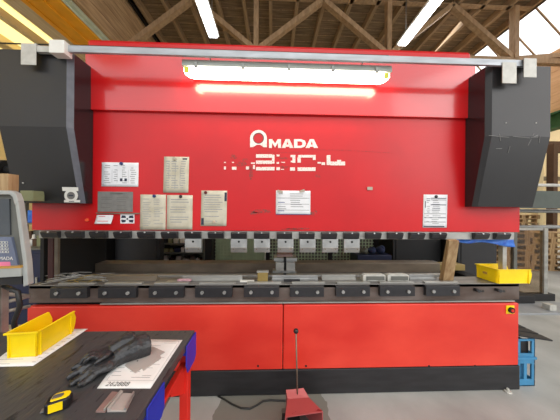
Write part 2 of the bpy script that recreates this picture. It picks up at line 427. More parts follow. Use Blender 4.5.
# ram lower clamping strip and clamps
zs1 = Z(231.5, 1.8); zs0 = Z(239, 1.8)
MB().box(X(38, YF), X(515, YF), YF + .005, YF + .08, zs0, zs1).build('clamp_rail', 'steel2', PB, .002)
x48, x504 = X(48.5, 1.77, 235), X(504, 1.77, 235)
clamps_x = [x48 + (x504 - x48) * i / 20 for i in range(21)]
for i, cx in enumerate(clamps_x):
    if i == 18: continue
    w = .064
    c = MB().prism([(1.78, zs0 + .012), (1.765, zs1 - .014), (1.775, zs1 - .004), (1.806, zs1 - .004), (1.806, zs0 + .004), (1.79, zs0 + .004)], 'x', cx - w, cx + w).build('clamp', 'clampb', PB, .002)
    for dx in (.0,):
        MB().cyl((cx + dx, 1.772, zs1 - .010), (cx + dx, 1.762, zs1 - .008), .006, n=8).build('bolt', 'steel', c)
# punch holders under seven clamps
for px in (193.5, 239, 262, 285.5, 307.5, 330, 351.5):
    cx = X(px, 1.80, 245); w = .067; zt_, zb_ = zs0, Z(252.5, 1.8); zm = zt_ - .07
    c = MB().prism([(1.79, zt_), (1.79, zm), (1.782, zm - .004), (1.80, zb_), (1.815, zb_), (1.835, zt_)], 'x', cx - w, cx + w).build('punch_holder', 'steel', PB, .002)
    k = MB(); k.cyl((cx, 1.792, zt_ - .022), (cx, 1.787, zt_ - .022), .009, n=10); k.build('bolt', 'black', c)
    k = MB()
    for dx in (-.045, .045): k.cyl((cx + dx, 1.789, zm - .012), (cx + dx, 1.781, zm - .012), .005, n=8)
    k.box(cx - w * .95, cx + w * .95, 1.7815, 1.783, zm - .003, zm + .001)
    k.build('pin', 'oldsteel', c)

# lettering: outline polygons in photo pixels, extruded off the ram
def poly_px(b, pts, y0=YF - .0022, y1=YF - .0002):
    q = [at(p[0], p[1], YF) for p in pts]
    b.prism([(v.x, v.z) for v in q], 'y', y0, y1)
lg = MB()
# ring shaped A: arch with two feet around a round hole
cx_, cy_, ro, ri = 258.5, 138.3, 8.4, 5.4
outer, inner_ = [], []
n = 28
for i in range(n + 1):
    a = PI * i / n; outer.append((cx_ - ro * math.cos(a), cy_ - ro * math.sin(a) * .98)); inner_.append((cx_ - ri * math.cos(a), cy_ - ri * math.sin(a)))
for i in range(n): poly_px(lg, [outer[i], outer[i + 1], inner_[i + 1], inner_[i]])
low = []
for i in range(n + 1):
    a = PI * i / n; low.append((cx_ - ri * math.cos(a), cy_ + ri * math.sin(a)))
bot = lambda x: 144.6 if 252.6 < x < 264.2 else 147.4
for i in range(n):
    a, b_ = low[i], low[i + 1]; poly_px(lg, [a, b_, (b_[0], 144.8), (a[0], 144.8)])
poly_px(lg, [(cx_ - ro, cy_), (cx_ - ri, cy_), (cx_ - ri, 144.8), (cx_ - ri - .2, 147.2), (cx_ - ro, 147.2)])
poly_px(lg, [(cx_ + ri, cy_), (cx_ + ro, cy_), (cx_ + ro, 147.2), (cx_ + ri + .2, 147.2), (cx_ + ri, 144.8)])
poly_px(lg, [(252.6, 144.8), (257, 144.8), (253.0, 147.2), (252.6, 147.2)])
poly_px(lg, [(260, 144.8), (264.4, 144.8), (264.4, 147.2), (263.6, 147.2)])
T, B = 139.2, 148.0
def Mletter(x0, x1):
    w = x1 - x0
    for q in ([(x0, B), (x0, T), (x0 + .27 * w, T), (x0 + .24 * w, B)], [(x0 + .27 * w, T), (x0 + .5 * w, 143.5), (x0 + .5 * w, 147.6), (x0 + .24 * w, 142.5)],
              [(x1 - .27 * w, T), (x0 + .5 * w, 143.5), (x0 + .5 * w, 147.6), (x1 - .24 * w, 142.5)], [(x1 - .24 * w, B), (x1 - .27 * w, T), (x1, T), (x1, B)]): poly_px(lg, q)
def Aletter(b, x0, x1):
    w = x1 - x0; c = (x0 + x1) / 2
    poly_px(b, [(x0, B), (c - .16 * w, T), (c, T), (c, T + 2.2), (x0 + .33 * w, B)])
    poly_px(b, [(x1, B), (c + .16 * w, T), (c, T), (c, T + 2.2), (x1 - .33 * w, B)])
    poly_px(b, [(x0 + .36 * w, 146.8), (x0 + .41 * w, 144.6), (x1 - .41 * w, 144.6), (x1 - .36 * w, 146.8)])
lg.build('logo_letter', 'letter', PB); lg = MB(); Mletter(269, 281); lg.build('letter', 'letter', PB); lg = MB()
def Dletter(x0, x1):
    poly_px(lg, [(x0, B), (x0, T), (x0 + 3.4, T), (x0 + 3.4, B)])
    o = [(x0 + 3.4, T), (x0 + 7, T), (x1 - 1.2, T + 1.4), (x1, (T + B) / 2), (x1 - 1.2, B - 1.4), (x0 + 7, B), (x0 + 3.4, B)]
    i_ = [(x0 + 3.4, T + 2.2), (x0 + 6.4, T + 2.2), (x1 - 4, T + 3), (x1 - 3.6, (T + B) / 2), (x1 - 4, B - 3), (x0 + 6.4, B - 2.2), (x0 + 3.4, B - 2.2)]
    for k in range(len(o) - 1): poly_px(lg, [o[k], o[k + 1], i_[k + 1], i_[k]])
Dletter(294, 306); lg.build('letter', 'letter', PB); lg = MB()
Aletter(lg, 305.5, 318); lg.build('letter', 'letter', PB)
lw = MB(); Aletter(lw, 281.5, 293.5); lw.build('faded_letter', 'letter_worn', PB); lw = MB()
# worn model number line: 2 2 0 - 4 in stripes
def strip(x0, y0, x1, y1): poly_px(lw, [(x0, y1), (x0, y0), (x1, y0), (x1, y1)])
lw2 = lw
strip(256, 154.3, 272, 157.8); strip(272, 154.8, 274.5, 163.6); strip(256, 160.6, 272, 164.0); strip(256, 167.0, 274.6, 170.4)
lw.build('faded_digit', 'letter_worn', PB); lw = MB()
strip(276.4, 154.6, 279.5, 156.4); strip(276.6, 162.0, 279, 163.8); strip(276.4, 167.2, 280, 170.2); strip(281, 162, 285, 162.8); strip(281, 169, 284, 169.8)
lw.build('faded_digit', 'letter_worn', PB); lw = MB()
strip(290.5, 155, 295.4, 157.2); strip(292.4, 157.2, 295.4, 162.8); strip(290.8, 160.8, 292.4, 162.4)
strip(298, 155, 315.5, 157.6); strip(297.4, 157.6, 300.8, 162.6); strip(312.8, 157.6, 315.6, 160); strip(290, 167.4, 295, 170.8); strip(297.5, 167.4, 315.5, 171)
lw.build('faded_digit', 'letter_worn', PB); lw = MB()
strip(317.5, 162, 321, 163.6); strip(321.5, 162.4, 325, 165); strip(326.6, 155.2, 330.4, 165); strip(330.4, 161.6, 345, 165.4); strip(337, 160, 341, 161.6)
lw.build('faded_digit', 'letter_worn', PB); lw = MB()
for (x, y, w_, h) in ((224, 162, 2, .9), (224, 166.5, 2, 3), (232, 162, 2, .9), (232, 166.8, 4.5, 3), (246, 166.5, 3, 3), (251, 162.6, 4, 1.2), (253, 165, 2, 4)): strip(x, y, x + w_, y + h)
lw.build('letter_remains', 'letter_worn', PB)
sf = MB()
def blob(cx, cy, rx, ry, k=11, y0=YF - .0010):
    pts = [(cx + rx * math.cos(2 * PI * i / k) * random.uniform(.55, 1.1), cy + ry * math.sin(2 * PI * i / k) * random.uniform(.55, 1.1)) for i in range(k)]
    poly_px(sf, pts, y0, YF - .0001)
for q in ((233, 157, 5, 3), (241, 164, 6, 3), (251, 168, 4, 3), (251, 174, 2.4, 6), (262, 211, 13, 2.4), (254, 213, 6, 2), (300, 228.5, 16, 1.2), (290, 229.5, 12, .9), (314, 213, 4, 3), (285, 167, 5, 1.5), (318, 176, 3, 2), (284, 158, 7, 1), (245, 160, 3, 2)):
    blob(*q); sf.build('scuffed_patch', 'scuff', PB); sf = MB()
for (x0, y0, x1, y1) in ((309, 149.5, 345, 150.2), (255, 153, 300, 152.4), (345, 150.2, 392, 153)):
    sf.bar(at(x0, y0, YF - .0005), at(x1, y1, YF - .0005), .003, .0006, up=(0, 1, 0))
sf.build('scratch', 'scuff', PB)
lr = MB()
for i in range(28):
    a0, a1 = 2 * PI * i / 28, 2 * PI * (i + 1) / 28
    poly_px(lr, [(cx_ + 5.5 * math.cos(a0), cy_ + 5.5 * math.sin(a0)), (cx_ + 5.5 * math.cos(a1), cy_ + 5.5 * math.sin(a1)), (cx_ + 4.7 * math.cos(a1), cy_ + 4.7 * math.sin(a1)), (cx_ + 4.7 * math.cos(a0), cy_ + 4.7 * math.sin(a0))], YF - .0026, YF - .0002)
lr.build('letter_ring', 'lettergrey', PB)
# small things fixed to the ram
q = at(87, 220, YF - .004); MB().cyl((q.x, YF, q.z), (q.x, YF - .012, q.z), .014, .011, 14).build('indicator_dot', 'orangedot', PB)
a, b_ = at(98, 191.5, YF), at(133, 212, YF)
pl = MB().box(a.x, b_.x, YF - .004, YF, b_.z, a.z).build('name_plate', 'plate', PB, .001)
k = MB()
for r in range(9):
    zz = a.z - .016 - r * .0165
    for u0, u1 in ((.1, .42), (.55, .9)):
        if random.random() < .8: k.box(a.x + (b_.x - a.x) * u0, a.x + (b_.x - a.x) * (u1 - random.random() * .12), YF - .0048, YF - .004, zz, zz + .003)
k.box(a.x + .10, a.x + .20, YF - .0048, YF - .004, a.z - .022, a.z - .010)
k.build('engraving', 'greydark', pl)
a, b_ = at(97, 212.6, YF), at(140, 214, YF); MB().box(a.x, b_.x, YF - .012, YF, b_.z, a.z).build('ledge', 'oldsteel', PB)
a, b_ = at(120.5, 214.3, YF), at(134.5, 223.5, YF)
st = MB().box(a.x, b_.x, YF - .0015, YF, b_.z, a.z).build('arrow_sticker', 'paper', PB)
k = MB(); cxx, czz = (a.x + b_.x) / 2, (a.z + b_.z) / 2
for sx in (-1, 1):
    for sz in (-1, 1):
        k.prism([(cxx + sx * .010, czz + sz * .008), (cxx + sx * .050, czz + sz * .006), (cxx + sx * .044, czz + sz * .030), (cxx + sx * .016, czz + sz * .026)], 'y', YF - .0022, YF - .0015)
k.ball((cxx, YF - .002, czz), (.008, .001, .008), 10)
k.build('arrow_print', 'ink_dark', st)
# round sticker on left cover
def oncover(px, py): return at(px, py, 1.6 + max(0, (py - 131.5)) / 73.5 * .11 - .003)
k = MB()
def flat(b, pts, th=.0015):
    q = [oncover(*p) for p in pts]; A = [b.bm.verts.new(v) for v in q]; B_ = [b.bm.verts.new(v + Vector((0, th, 0))) for v in q]
    b.face(A); b.face(B_[::-1])
    for i in range(len(q)): b.face([A[i], A[(i + 1) % len(q)], B_[(i + 1) % len(q)], B_[i]])
flat(k, [(62, 187), (78, 187.3), (78.2, 191), (62.5, 191)]); flat(k, [(64, 200), (80, 200), (80, 202.4), (64, 202.4)])
flat(k, [(71 + 6.8 * math.cos(2 * PI * i / 20), 195.6 + 6.6 * math.sin(2 * PI * i / 20)) for i in range(20)])
k = k.build('round_sticker', 'white', cl)
k2 = MB(); flat(k2, [(71 + 4.0 * math.cos(2 * PI * i / 16), 195.6 + 3.8 * math.sin(2 * PI * i / 16)) for i in range(16)], -.0008); k2.build('sticker_print', 'plate', k)
k2 = MB(); flat(k2, [(68.6, 195), (73.4, 195), (73.4, 196.2), (68.6, 196.2)], -.0014); flat(k2, [(69, 201), (74, 201), (74, 201.7), (69, 201.7)], -.0010); k2.build('sticker_print', 'ink_dark', k)

# base
zbt = Z(305, YF); zpl = Z(369.5, YF); xb0, xb1 = X(27, YF, 307), X(519, YF, 303)
xs = X(283, YF, 340)
for (a, b_) in ((xb0, xs - .003), (xs + .003, xb1)):
    pn = MB().box(a, b_, YF, YF + .05, zpl, zbt).build('base_panel', 'red_base', PB, .008)
    for px in ((258, 306) if False else ((258,) if a < -1 else (306, 429, 475))):
        q = at(px, 366, YF); k = MB().cyl((q.x, YF - .001, q.z), (q.x, YF + .01, q.z), .009, n=12); k.build('bolt_hole', 'black', pn)
MB().box(xb0 + .01, xb1 + .01, YF - .004, YF + .06, .004, zpl - .002).build('plinth', 'plinth', PB, .006)
MB().box(xb0 + .1, xb1 - .05, YF + .03, YF + .2, .0, .07).build('plinth_foot', 'black', PB)
for px in (508,):
    q = X(px, YF - .02, 392); MB().cyl((q, YF - .02, 0), (q, YF - .02, .012), .03, .024, 12).cyl((q, YF - .02, .01), (q, YF - .02, .03), .010, n=8).build('levelling_foot', 'bracket', PB)
MB().box(xb0 + .01, xb1 - .01, YF + .06, 2.05, zbt - .35, zbt - .01).build('bed_core', 'black', PB)
a = at(511, 310, YF - .01); es = MB().box(a.x - .036, a.x + .036, YF - .006, YF, a.z - .036, a.z + .036).build('emergency_stop', 'yellow', PB, .002)
MB().cyl((a.x, YF - .006, a.z), (a.x, YF - .022, a.z), .024, .025, 16).build('button', 'black', es); MB().cyl((a.x, YF - .022, a.z), (a.x, YF - .026, a.z), .013, n=16).build('button_cap', 'red_frame', es)
# bed with table
zt1 = Z(284.8, YF); zt0 = Z(302, YF)
MB().box(X(27, YF, 290), X(521, YF, 290), YF + .012, YF + .06, zt0, zt1 - .002).build('bed_front', 'bedfront', PB, .004)
MB().box(X(27, YF, 290), X(521, YF, 290), YF + .012, 2.01, zt1 - .03, zt1).build('bed_table', 'table', PB, .003)
MB().box(X(27, YF, 290), X(517, YF, 290), YF + .07, YF + .12, zbt - .02, zt0 + .02).build('bed_gap', 'black', PB)
MB().box(X(100, YF, 302), X(515, YF, 302), YF + .0, YF + .07, zt0 - .012, zt0 - .003).build('bed_lip', 'steel2', PB)
blocks = [(50, 87), (98, 136), (148.6, 183.5), (195, 232), (244, 279), (290, 324), (336, 370), (380, 415), (426, 460)]
zk1, zk0 = Z(286.3, YF - .02), Z(297, YF - .02)
for (a, b_) in blocks:
    x0, x1 = X(a, YF - .02, 290), X(b_, YF - .02, 290)
    c = MB().prism([(YF - .022, zk0), (YF - .022, zk1 - .008), (YF - .01, zk1), (YF + .012, zk1), (YF + .012, zk0)], 'x', x0, x1).build('die_clamp', 'clampb', PB, .002)
    for u in (.2, .8):
        xx = x0 + (x1 - x0) * u; zz = (zk0 + zk1) / 2 - .002
        MB().cyl((xx, YF - .022, zz), (xx, YF - .036, zz), .0135, n=14).build('bolt', 'steel', c)
    # rail piece on the table behind the clamp
    MB().box(x0 + .02, x1 + .02, YF + .02, YF + .055, zt1, zt1 + .012).build('die_rail', 'steel2', PB, .002)
for px in (476, 497):
    q = at(px, 290, YF); MB().cyl((q.x, YF + .012, q.z), (q.x, YF - .03, q.z), .014, n=12).cyl((q.x - .01, YF - .018, q.z), (q.x + .045, YF - .018, q.z - .004), .010, n=10).build('bed_bolt', 'clampb', PB)
# side frames and back gauge
MB().box(X(48, 1.9), X(53, 1.9), 1.9, 1.912, .1, zrb + .3).build('side_frame_edge', 'maroon', PB)
MB().box(X(46, 1.96), X(49.5, 1.96), 1.914, 2.6, .1, zrb + .3).build('side_frame', 'black', PB)
MB().box(X(54.5, 1.96), X(58, 1.96), 1.96, 1.98, .1, zrb + .3).build('side_post', 'oldsteel', PB)
MB().box(X(503, 1.9), X(507, 1.9), 1.9, 1.94, zt1, zrb + .3).build('side_frame', 'steel2', PB)
MB().box(X(505, 1.95), X(519, 1.95), 2.0, 2.6, .1, zt1 - .1).build('side_frame', 'black', PB)
gb0, gb1 = Z(273, 2.45), Z(262.5, 2.45)
bg = MB().box(X(88, 2.45, 268), X(440, 2.45, 268), 2.45, 2.62, gb0 - .03, gb1 - .012).build('back_gauge_beam', 'oldsteel', PB, .004)
MB().box(X(440, 2.45, 268), X(466, 2.45, 268), 2.46, 2.60, gb0 + .02, gb1 - .03).build('beam_end', 'brass', bg, .004)
MB().box(X(96, 2.6, 262), X(442, 2.6, 262), 2.63, 2.75, gb1 - .12, gb1 - .045).build('beam_cover', 'steel', bg, .003)
MB().box(X(60, 2.3, 280), X(440, 2.3, 280), 2.02, 2.44, zt1 - .12, zt1 - .08).build('beam_tray', 'table', bg, .003)
MB().box(X(60, 2.3, 280), X(440, 2.3, 280), 2.20, 2.26, zt1 - .08, zt1 - .04).build('beam_step', 'steel2', bg, .003)
fg = MB().box(X(274, 2.2), X(297, 2.2), 2.18, 2.35, Z(261, 2.2), Z(257.5, 2.2)).build('back_gauge_finger', 'steel', PB, .002)
MB().box(X(277, 2.1), X(293, 2.1), 2.1, 2.2, Z(257, 2.1), Z(254.5, 2.1)).build('finger_tip', 'pinkwood', fg, .002)
MB().box(X(276, 2.15), X(284, 2.15), 2.12, 2.2, Z(270, 2.15), Z(262, 2.15)).box(X(286.5, 2.15), X(295, 2.15), 2.12, 2.2, Z(270, 2.15), Z(262, 2.15)).build('finger_block', 'steel2', fg, .003)
MB().box(X(284, 2.15), X(286.5, 2.15), 2.14, 2.2, Z(275, 2.15), Z(258, 2.15)).build('finger_slide', 'black', fg)
MB().box(X(273, 2.16), X(296, 2.16), 2.10, 2.2, Z(271.5, 2.16), Z(269.5, 2.16)).build('finger_foot', 'steel', fg)

# rail, brackets and lamp in front of the hood
YR = 1.56
RL = empty('lamp_rail', (0, YR, 2.6), 'long aluminium rail across the top of the press brake hooked on both black covers', 'rail')
za, zb2 = Z(52.0, YR), Z(58.4, YR)
MB().box(X(62, YR, 55), X(535, YR, 62), YR, YR + .02, zb2, za).build('rail', 'alu', RL, .002)
MB().cyl((at(-6, 46, YR).x, YR + .02, za + .012), (X(390, YR, 62), YR + .02, za + .012), .005, n=8).build('thin_rod', 'rubber', RL)
for (px0, py0, px1, py1, dy) in ((21, 43, 36, 65, 0), (502.5, 62, 516.5, 83.5, 0), (524, 58, 536.5, 77.5, -.012)):
    a, b_ = at(px0, py0, YR - .005 + dy), at(px1, py1, YR - .005 + dy)
    MB().box(a.x, b_.x, YR - .006 + dy, YR - .001 + dy, b_.z, a.z).box(a.x, b_.x, YR - .001 + dy, 1.597, za - .005, za + .0).build('hook_bracket', 'bracket', RL, .001)
MB().box(at(36, 50, YR).x, at(62, 50, YR).x, YR, YR + .025, at(50, 52, YR).z, at(50, 46, YR).z).build('rail_end', 'bracket', RL)
a, b_ = at(53, 42.5, YR), at(68, 56, YR); MB().box(a.x, b_.x, YR - .03, YR + .035, b_.z, a.z).build('corner_clamp', 'white', RL, .004)

YL = 1.655
LT = empty('work_lamp', (0, YL, 2.5), 'lit sealed fluorescent lamp hanging in front of the red hood', 'lamp')
lx0, lx1 = X(184, YL, 68), X(389, YL, 70)
lz0, lzm, lz1 = Z(78.5, YL - .02), Z(68.3, YL - .056), Z(61.5, YL - .045)
def capsule(b, z0, z1, yr, x0, x1, n=10, slope=.05):
    pts = []
    prof = [(YL - yr * math.cos(PI * i / n) if True else 0, 0) for i in range(n + 1)]
    return None
b = MB()
nn = 12
def ringyz(x, sc_):   # lower half oval
    out = []
    for i in range(nn + 1):
        a = PI * i / nn
        out.append(Vector((x, YL - .055 * sc_ * math.cos(a), lzm - (lzm - lz0) * sc_ * math.sin(a) ** .6)))
    return out
xsn = [(lx0, .15), (lx0 + .008, .5), (lx0 + .03, .8), (lx0 + .07, 1), (lx1 - .07, 1), (lx1 - .03, .8), (lx1 - .008, .5), (lx1, .15)]
rings = [[b.bm.verts.new(v) for v in ringyz(x, s_)] for x, s_ in xsn]
for i in range(len(rings) - 1):
    for j in range(nn): b.face([rings[i][j], rings[i + 1][j], rings[i + 1][j + 1], rings[i][j + 1]], True)
b.face(rings[0]); b.face(rings[-1])
for i in range(len(rings) - 1): b.face([rings[i][0], rings[i][nn], rings[i + 1][nn], rings[i + 1][0]])
for f_ in b.bm.faces:
    c_ = f_.calc_center_median()
    if len(f_.verts) == 4 and c_.y > YL - .03 and lz0 + .003 < c_.z < lzm - .008: f_.material_index = 1
b.build('diffuser', ['tube', 'tubehot'], LT)
MB().prism([(YL - .058, lzm), (YL - .05, lz1 - .01), (YL - .03, lz1), (YL + .03, lz1), (YL + .05, lz1 - .01), (YL + .058, lzm)], 'x', lx0 + .005, lx1 - .005).build('housing', 'lampbody', LT, .004)
for px in (196, 243, 289, 333, 377):
    xx = X(px, YL - .06, 68); MB().box(xx - .010, xx + .010, YL - .066, YL - .05, lzm - .014, lzm + .026).ball((xx, YL - .064, lzm - .010), (.013, .006, .008), 10).build('clip', 'lampclip', LT)
for px in (212, 360):
    xx = X(px, YL, 60); MB().cyl((xx, YL - .02, lz1), (xx, YR + .03, zb2 + .02), .004, n=6).build('hanger', 'steel2', LT)
for px in (187.5, 385):
    xx = X(px, YL - .03, 74); MB().box(xx - .016, xx + .016, YL - .052, YL - .048, lzm - .05, lzm - .005).build('end_patch', 'yend', LT)  # flat yellow patch at each end of the diffuser

# =================================================================== papers and magnets on the ram
def paper(name, x0, y0, x1, y1, m_, label, cat, rows, seed, curl=.003, tilt=0.0, cols=((.1, .9),), extra=None, group=None, inks=('ink',)):
    random.seed(seed)
    a, b_ = at(x0, y0, YF), at(x1, y1, YF)
    def fn(u, v):
        x = a.x + (b_.x - a.x) * u + tilt * v; z = a.z + (b_.z - a.z) * v
        return Vector((x, YF - .0012 - curl * (v ** 2) - curl * .6 * math.sin(u * PI) * (1 - v), z))
    b = MB(); b.sheet(fn, 6, 8)
    for r in range(rows):
        v = .12 + .8 * r / max(1, rows)
        for (u0, u1) in cols:
            if random.random() < .12: continue
            b.mi = 1 if len(inks) == 1 or random.random() < .75 else 2
            b.ink(fn, u0 + random.random() * .05, u0 + (u1 - u0) * random.uniform(.55, 1), v, v + .25 / rows)
    if extra: extra(b, fn)
    return tag(b.build(name, [m_] + list(inks) + ['ink_dark', 'ink_red'][: 2]), label, cat, group)
def magnet(px, py, m_, label, r=.013, off=.006):
    q = at(px, py, YF - .01)
    k = MB().tube([(q.x, YF - off + .004, q.z), (q.x, YF - off - .005, q.z), (q.x, YF - off - .008, q.z)], [r, r, r * .75], 16)
    return tag(k.build('magnet', m_), label, 'magnet', 'magnets on the ram')
def ex1(b, fn):
    b.mi = 2
    for u, v in ((.5, .66), (.62, .66)): b.ink(fn, u, u + .07, v, v + .12)
    b.mi = 1
    for u in (.28, .42, .56, .72): b.ink(fn, u, u + .006, .3, .85, n=1)
paper('paper_sheet', 102, 162.3, 138.6, 186.8, 'paper', 'landscape white printed sheet under a blue magnet, above the grey name plate', 'paper', 9, 1, cols=((.05, .25), (.3, .48), (.53, .7), (.75, .95)), extra=ex1)
magnet(121, 163.5, 'mag_blue', 'blue round magnet holding the landscape white sheet above the name plate')
def ex5(b, fn):
    b.mi = 3; b.ink(fn, .2, .8, .15, .3)
paper('note_label', 97, 215, 113.5, 223.8, 'paper', 'small white sticker with red print below the grey name plate', 'sticker', 3, 2, curl=.012, tilt=-.012, inks=('ink_red',))
paper('paper_sheet', 140.5, 194.5, 165.8, 229.8, 'paper_old', 'left portrait sheet of two side by side, under a blue magnet', 'paper', 16, 3, cols=((.08, .45), (.5, .92)))
magnet(154, 196, 'mag_blue', 'blue round magnet on the left of the two side by side sheets')
def ex4(b, fn):
    b.mi = 2; b.ink(fn, .74, .92, .04, .08)
    b.mi = 1
    b.ink(fn, .45, .47, .2, .9, n=1); b.ink(fn, .2, .22, .2, .6, n=1); b.ink(fn, .65, .67, .3, .8, n=1)
paper('paper_sheet', 164.2, 156.6, 189, 192.8, 'paper_old', 'single creased portrait drawing sheet above the two side by side sheets', 'paper', 12, 4, tilt=-.004, cols=((.08, .3), (.3, .6), (.65, .9)), extra=ex4)
magnet(174.5, 158.5, 'mag_beige', 'beige round magnet holding the creased drawing sheet', .015)
paper('paper_sheet', 167, 195, 192.5, 229.5, 'paper_old', 'right portrait sheet of two side by side, with handwriting under a black magnet', 'paper', 11, 5, cols=((.12, .88),))
magnet(180.5, 196.5, 'mag_black', 'black round magnet on the right of the two side by side sheets')
def ex9(b, fn):
    b.mi = 2; b.ink(fn, .9, .99, .05, .3, n=1); b.ink(fn, .02, .12, .78, .97, n=1)
paper('paper_sheet', 201.5, 190.5, 227, 226, 'paper_old', 'portrait sheet with a red magnet at top and beige magnet at bottom', 'paper', 12, 6, tilt=-.004, extra=ex9)
magnet(205.5, 192.5, 'mag_red', 'dark red round magnet at the top left of a portrait sheet')
magnet(213.8, 222.3, 'mag_beige', 'beige round magnet at the bottom of a portrait sheet')
def ex10(b, fn):
    b.mi = 1
    for v in (.3, .55, .8): b.ink(fn, .03, .97, v, v + .02)
    b.mi = 2; b.ink(fn, .0, 1, .975, 1)
paper('paper_sheet', 276, 190.5, 310.3, 214.8, 'paper', 'landscape white form taped below the lettering near the middle', 'paper', 9, 7, cols=((.05, .3), (.4, .9)), extra=ex10, inks=('ink', 'ink_blue'))
for px, py, lb in ((280, 191.5, 'left grey holder at the top of the landscape form'), (302, 191, 'right grey holder at the top of the landscape form')):
    q = at(px, py, YF - .005); tag(MB().obb((q.x, YF - .009, q.z), (.045, .006, .018), (0, .25 if px < 290 else -.3, 0)).build('bar_magnet', 'mag_beige', ), lb, 'magnet')
def ex11(b, fn):
    for k, v in enumerate((.1, .15, .30, .57, .69, .82)):
        b.mi = 1 if k % 2 else 2; b.ink(fn, .05 if k > 2 else .3, .95, v, v + .022)
    b.mi = 2; b.ink(fn, .04, .9, .955, .985); b.ink(fn, .07, .1, .2, .4, n=1)
paper('paper_sheet', 423.5, 194.5, 447.2, 227.6, 'paper', 'white table form with dark ruled lines on the right part of the ram', 'paper', 14, 8, cols=((.12, .3), (.35, .75)), tilt=-.008, extra=ex11, inks=('ink', 'ink_dark'))
magnet(436.5, 196.5, 'mag_black', 'black round magnet holding the ruled table form on the right')
q = at(369.5, 188.5, YF); tag(MB().obb((q.x, YF - .006, q.z), (.045, .008, .026)).build('bar_magnet', 'mag_beige', ), 'small pale bar magnet alone on the bare red ram right of the form', 'magnet')

# =================================================================== things on the bed table
def lay(name, px0, px1, Y0, Y1, h, m_, label, cat, bevel=.002, z=None, group=None):
    z = zt1 + .0005 if z is None else z
    return tag(MB().box(X(px0, Y0, 280), X(px1, Y0, 280), Y0, Y1, z, z + h).build(name, m_, bevel=bevel), label, cat, group)
def lprof(name, px0, px1, Y0, w, h, m_, label, cat):
    z = zt1 + .0005
    o = MB().prism([(Y0, z), (Y0 + w, z), (Y0 + w, z + h * .35), (Y0 + w * .55, z + h * .35), (Y0 + w * .55, z + h), (Y0 + w * .2, z + h), (Y0 + w * .2, z + h * .35), (Y0, z + h * .35)], 'x', X(px0, Y0, 280), X(px1, Y0, 280)).build(name, m_, bevel=.001)
    return tag(o, label, cat)
lprof('die_bar', 96, 156, 1.905, .06, .042, 'oldsteel', 'brownish steel die bar lying behind the left die clamps', 'die')
lprof('die_bar', 182, 242, 1.90, .06, .045, 'steel2', 'grey steel die bar left of the small brass block', 'die')
lprof('die_bar', 272, 318, 1.90, .06, .045, 'steel', 'bright steel die bar right of the brass block', 'die')
lprof('die_bar', 322, 356, 1.91, .06, .045, 'steel2', 'short grey die bar left of the two steel channels', 'die')
lprof('die_bar', 410, 436, 1.91, .06, .045, 'steel', 'short bright die bar right of the two steel channels', 'die')
lay('flat_bar', 284, 300, 1.875, 1.893, .02, 'clampb', 'short black bar end lying near the middle of the table', 'bar')
lay('sheet_offcut', 166, 182, 1.862, 1.90, .008, 'steel', 'thin pale metal offcut on the table left of the pink cloth', 'offcut')
lay('sheet_offcut', 240, 254, 1.862, 1.90, .01, 'white', 'thin white metal offcut in front of the brass block', 'offcut')
for px0, px1, lb in ((361, 383, 'left open steel channel block on the table'), (385, 406, 'right open steel channel block on the table')):
    x0, x1 = X(px0, 1.92, 280), X(px1, 1.92, 280); z = zt1 + .0005
    c = MB().prism([(x0, z), (x1, z), (x1, z + .052), (x1 - .02, z + .06), (x0 + .02, z + .06), (x0, z + .052)], 'y', 1.875, 1.93)
    c = c.build('channel_block', 'bracket', bevel=.003); tag(c, lb, 'steel block')
    MB().box(x0 + .03, x1 - .012, 1.870, 1.876, z + .012, z + .045).build('slot', 'greydark', c)
x0, x1 = X(258, 1.93, 280), X(268, 1.93, 280); z = zt1 + .0005
bb = tag(MB().box(x0, x1, 1.86, 1.893, z, z + .085).build('brass_block', 'brass', bevel=.003), 'small brass coloured block with a steel cap standing on the table', 'block')
MB().box(x0 - .006, x1 + .006, 1.857, 1.896, z + .085, z + .097).build('cap', 'steel2', bb)
q = at(187, 281, 1.94); k = MB()
for i in range(5): k.ball((q.x + (i - 2) * .02, 1.883 + .003 * (i % 2), z + .014), (.022, .016, .013), 10)
tag(k.build('cleaning_rag', 'pinkdisc'), 'small crumpled pink rag lying on the machine table', 'rag')
# tangled offcut strips at left
random.seed(5)
first = None
for i in range(34):
    px = random.uniform(56, 96); Y = random.uniform(1.86, 1.98); q = at(px, 279, Y)
    ln = random.uniform(.05, .15); an = random.uniform(-.5, .9); zz = zt1 + .004 + (i % 5) * .009
    d = Vector((math.cos(an), math.sin(an), 0)) * ln
    c0 = Vector((q.x, Y, zz))
    k = MB().tube([c0 - d, c0 - d * .3 + Vector((0, 0, .008)), c0 + d * .4 + Vector((0, 0, .012)), c0 + d], .0032, 5)
    tag(k.build('metal_strip', random.choice(['steel', 'steel2', 'brass'])), 'thin shiny metal offcut strip in the tangled heap at the left end of the table', 'offcut strip', 'offcut strips heaped on the table')
# timber prop
bq = at(448.5, 285, 1.87); tq = at(451.5, 238, 1.755)
k = MB(); d = .032
k.hexa([(bq.x - .05, bq.y, zt1 + .001), (bq.x + .045, bq.y, zt1 + .001), (bq.x + .045, bq.y + .05, zt1 + .001), (bq.x - .05, bq.y + .05, zt1 + .001),
        (tq.x - .042, 1.725, zs0 + .0), (tq.x + .042, 1.725, zs0), (tq.x + .038, 1.76, zs0 + .01), (tq.x - .038, 1.76, zs0 + .01)])
tag(k.build('timber_prop', 'wood', bevel=.002), 'raw timber block standing upright on the table against the ram', 'timber')
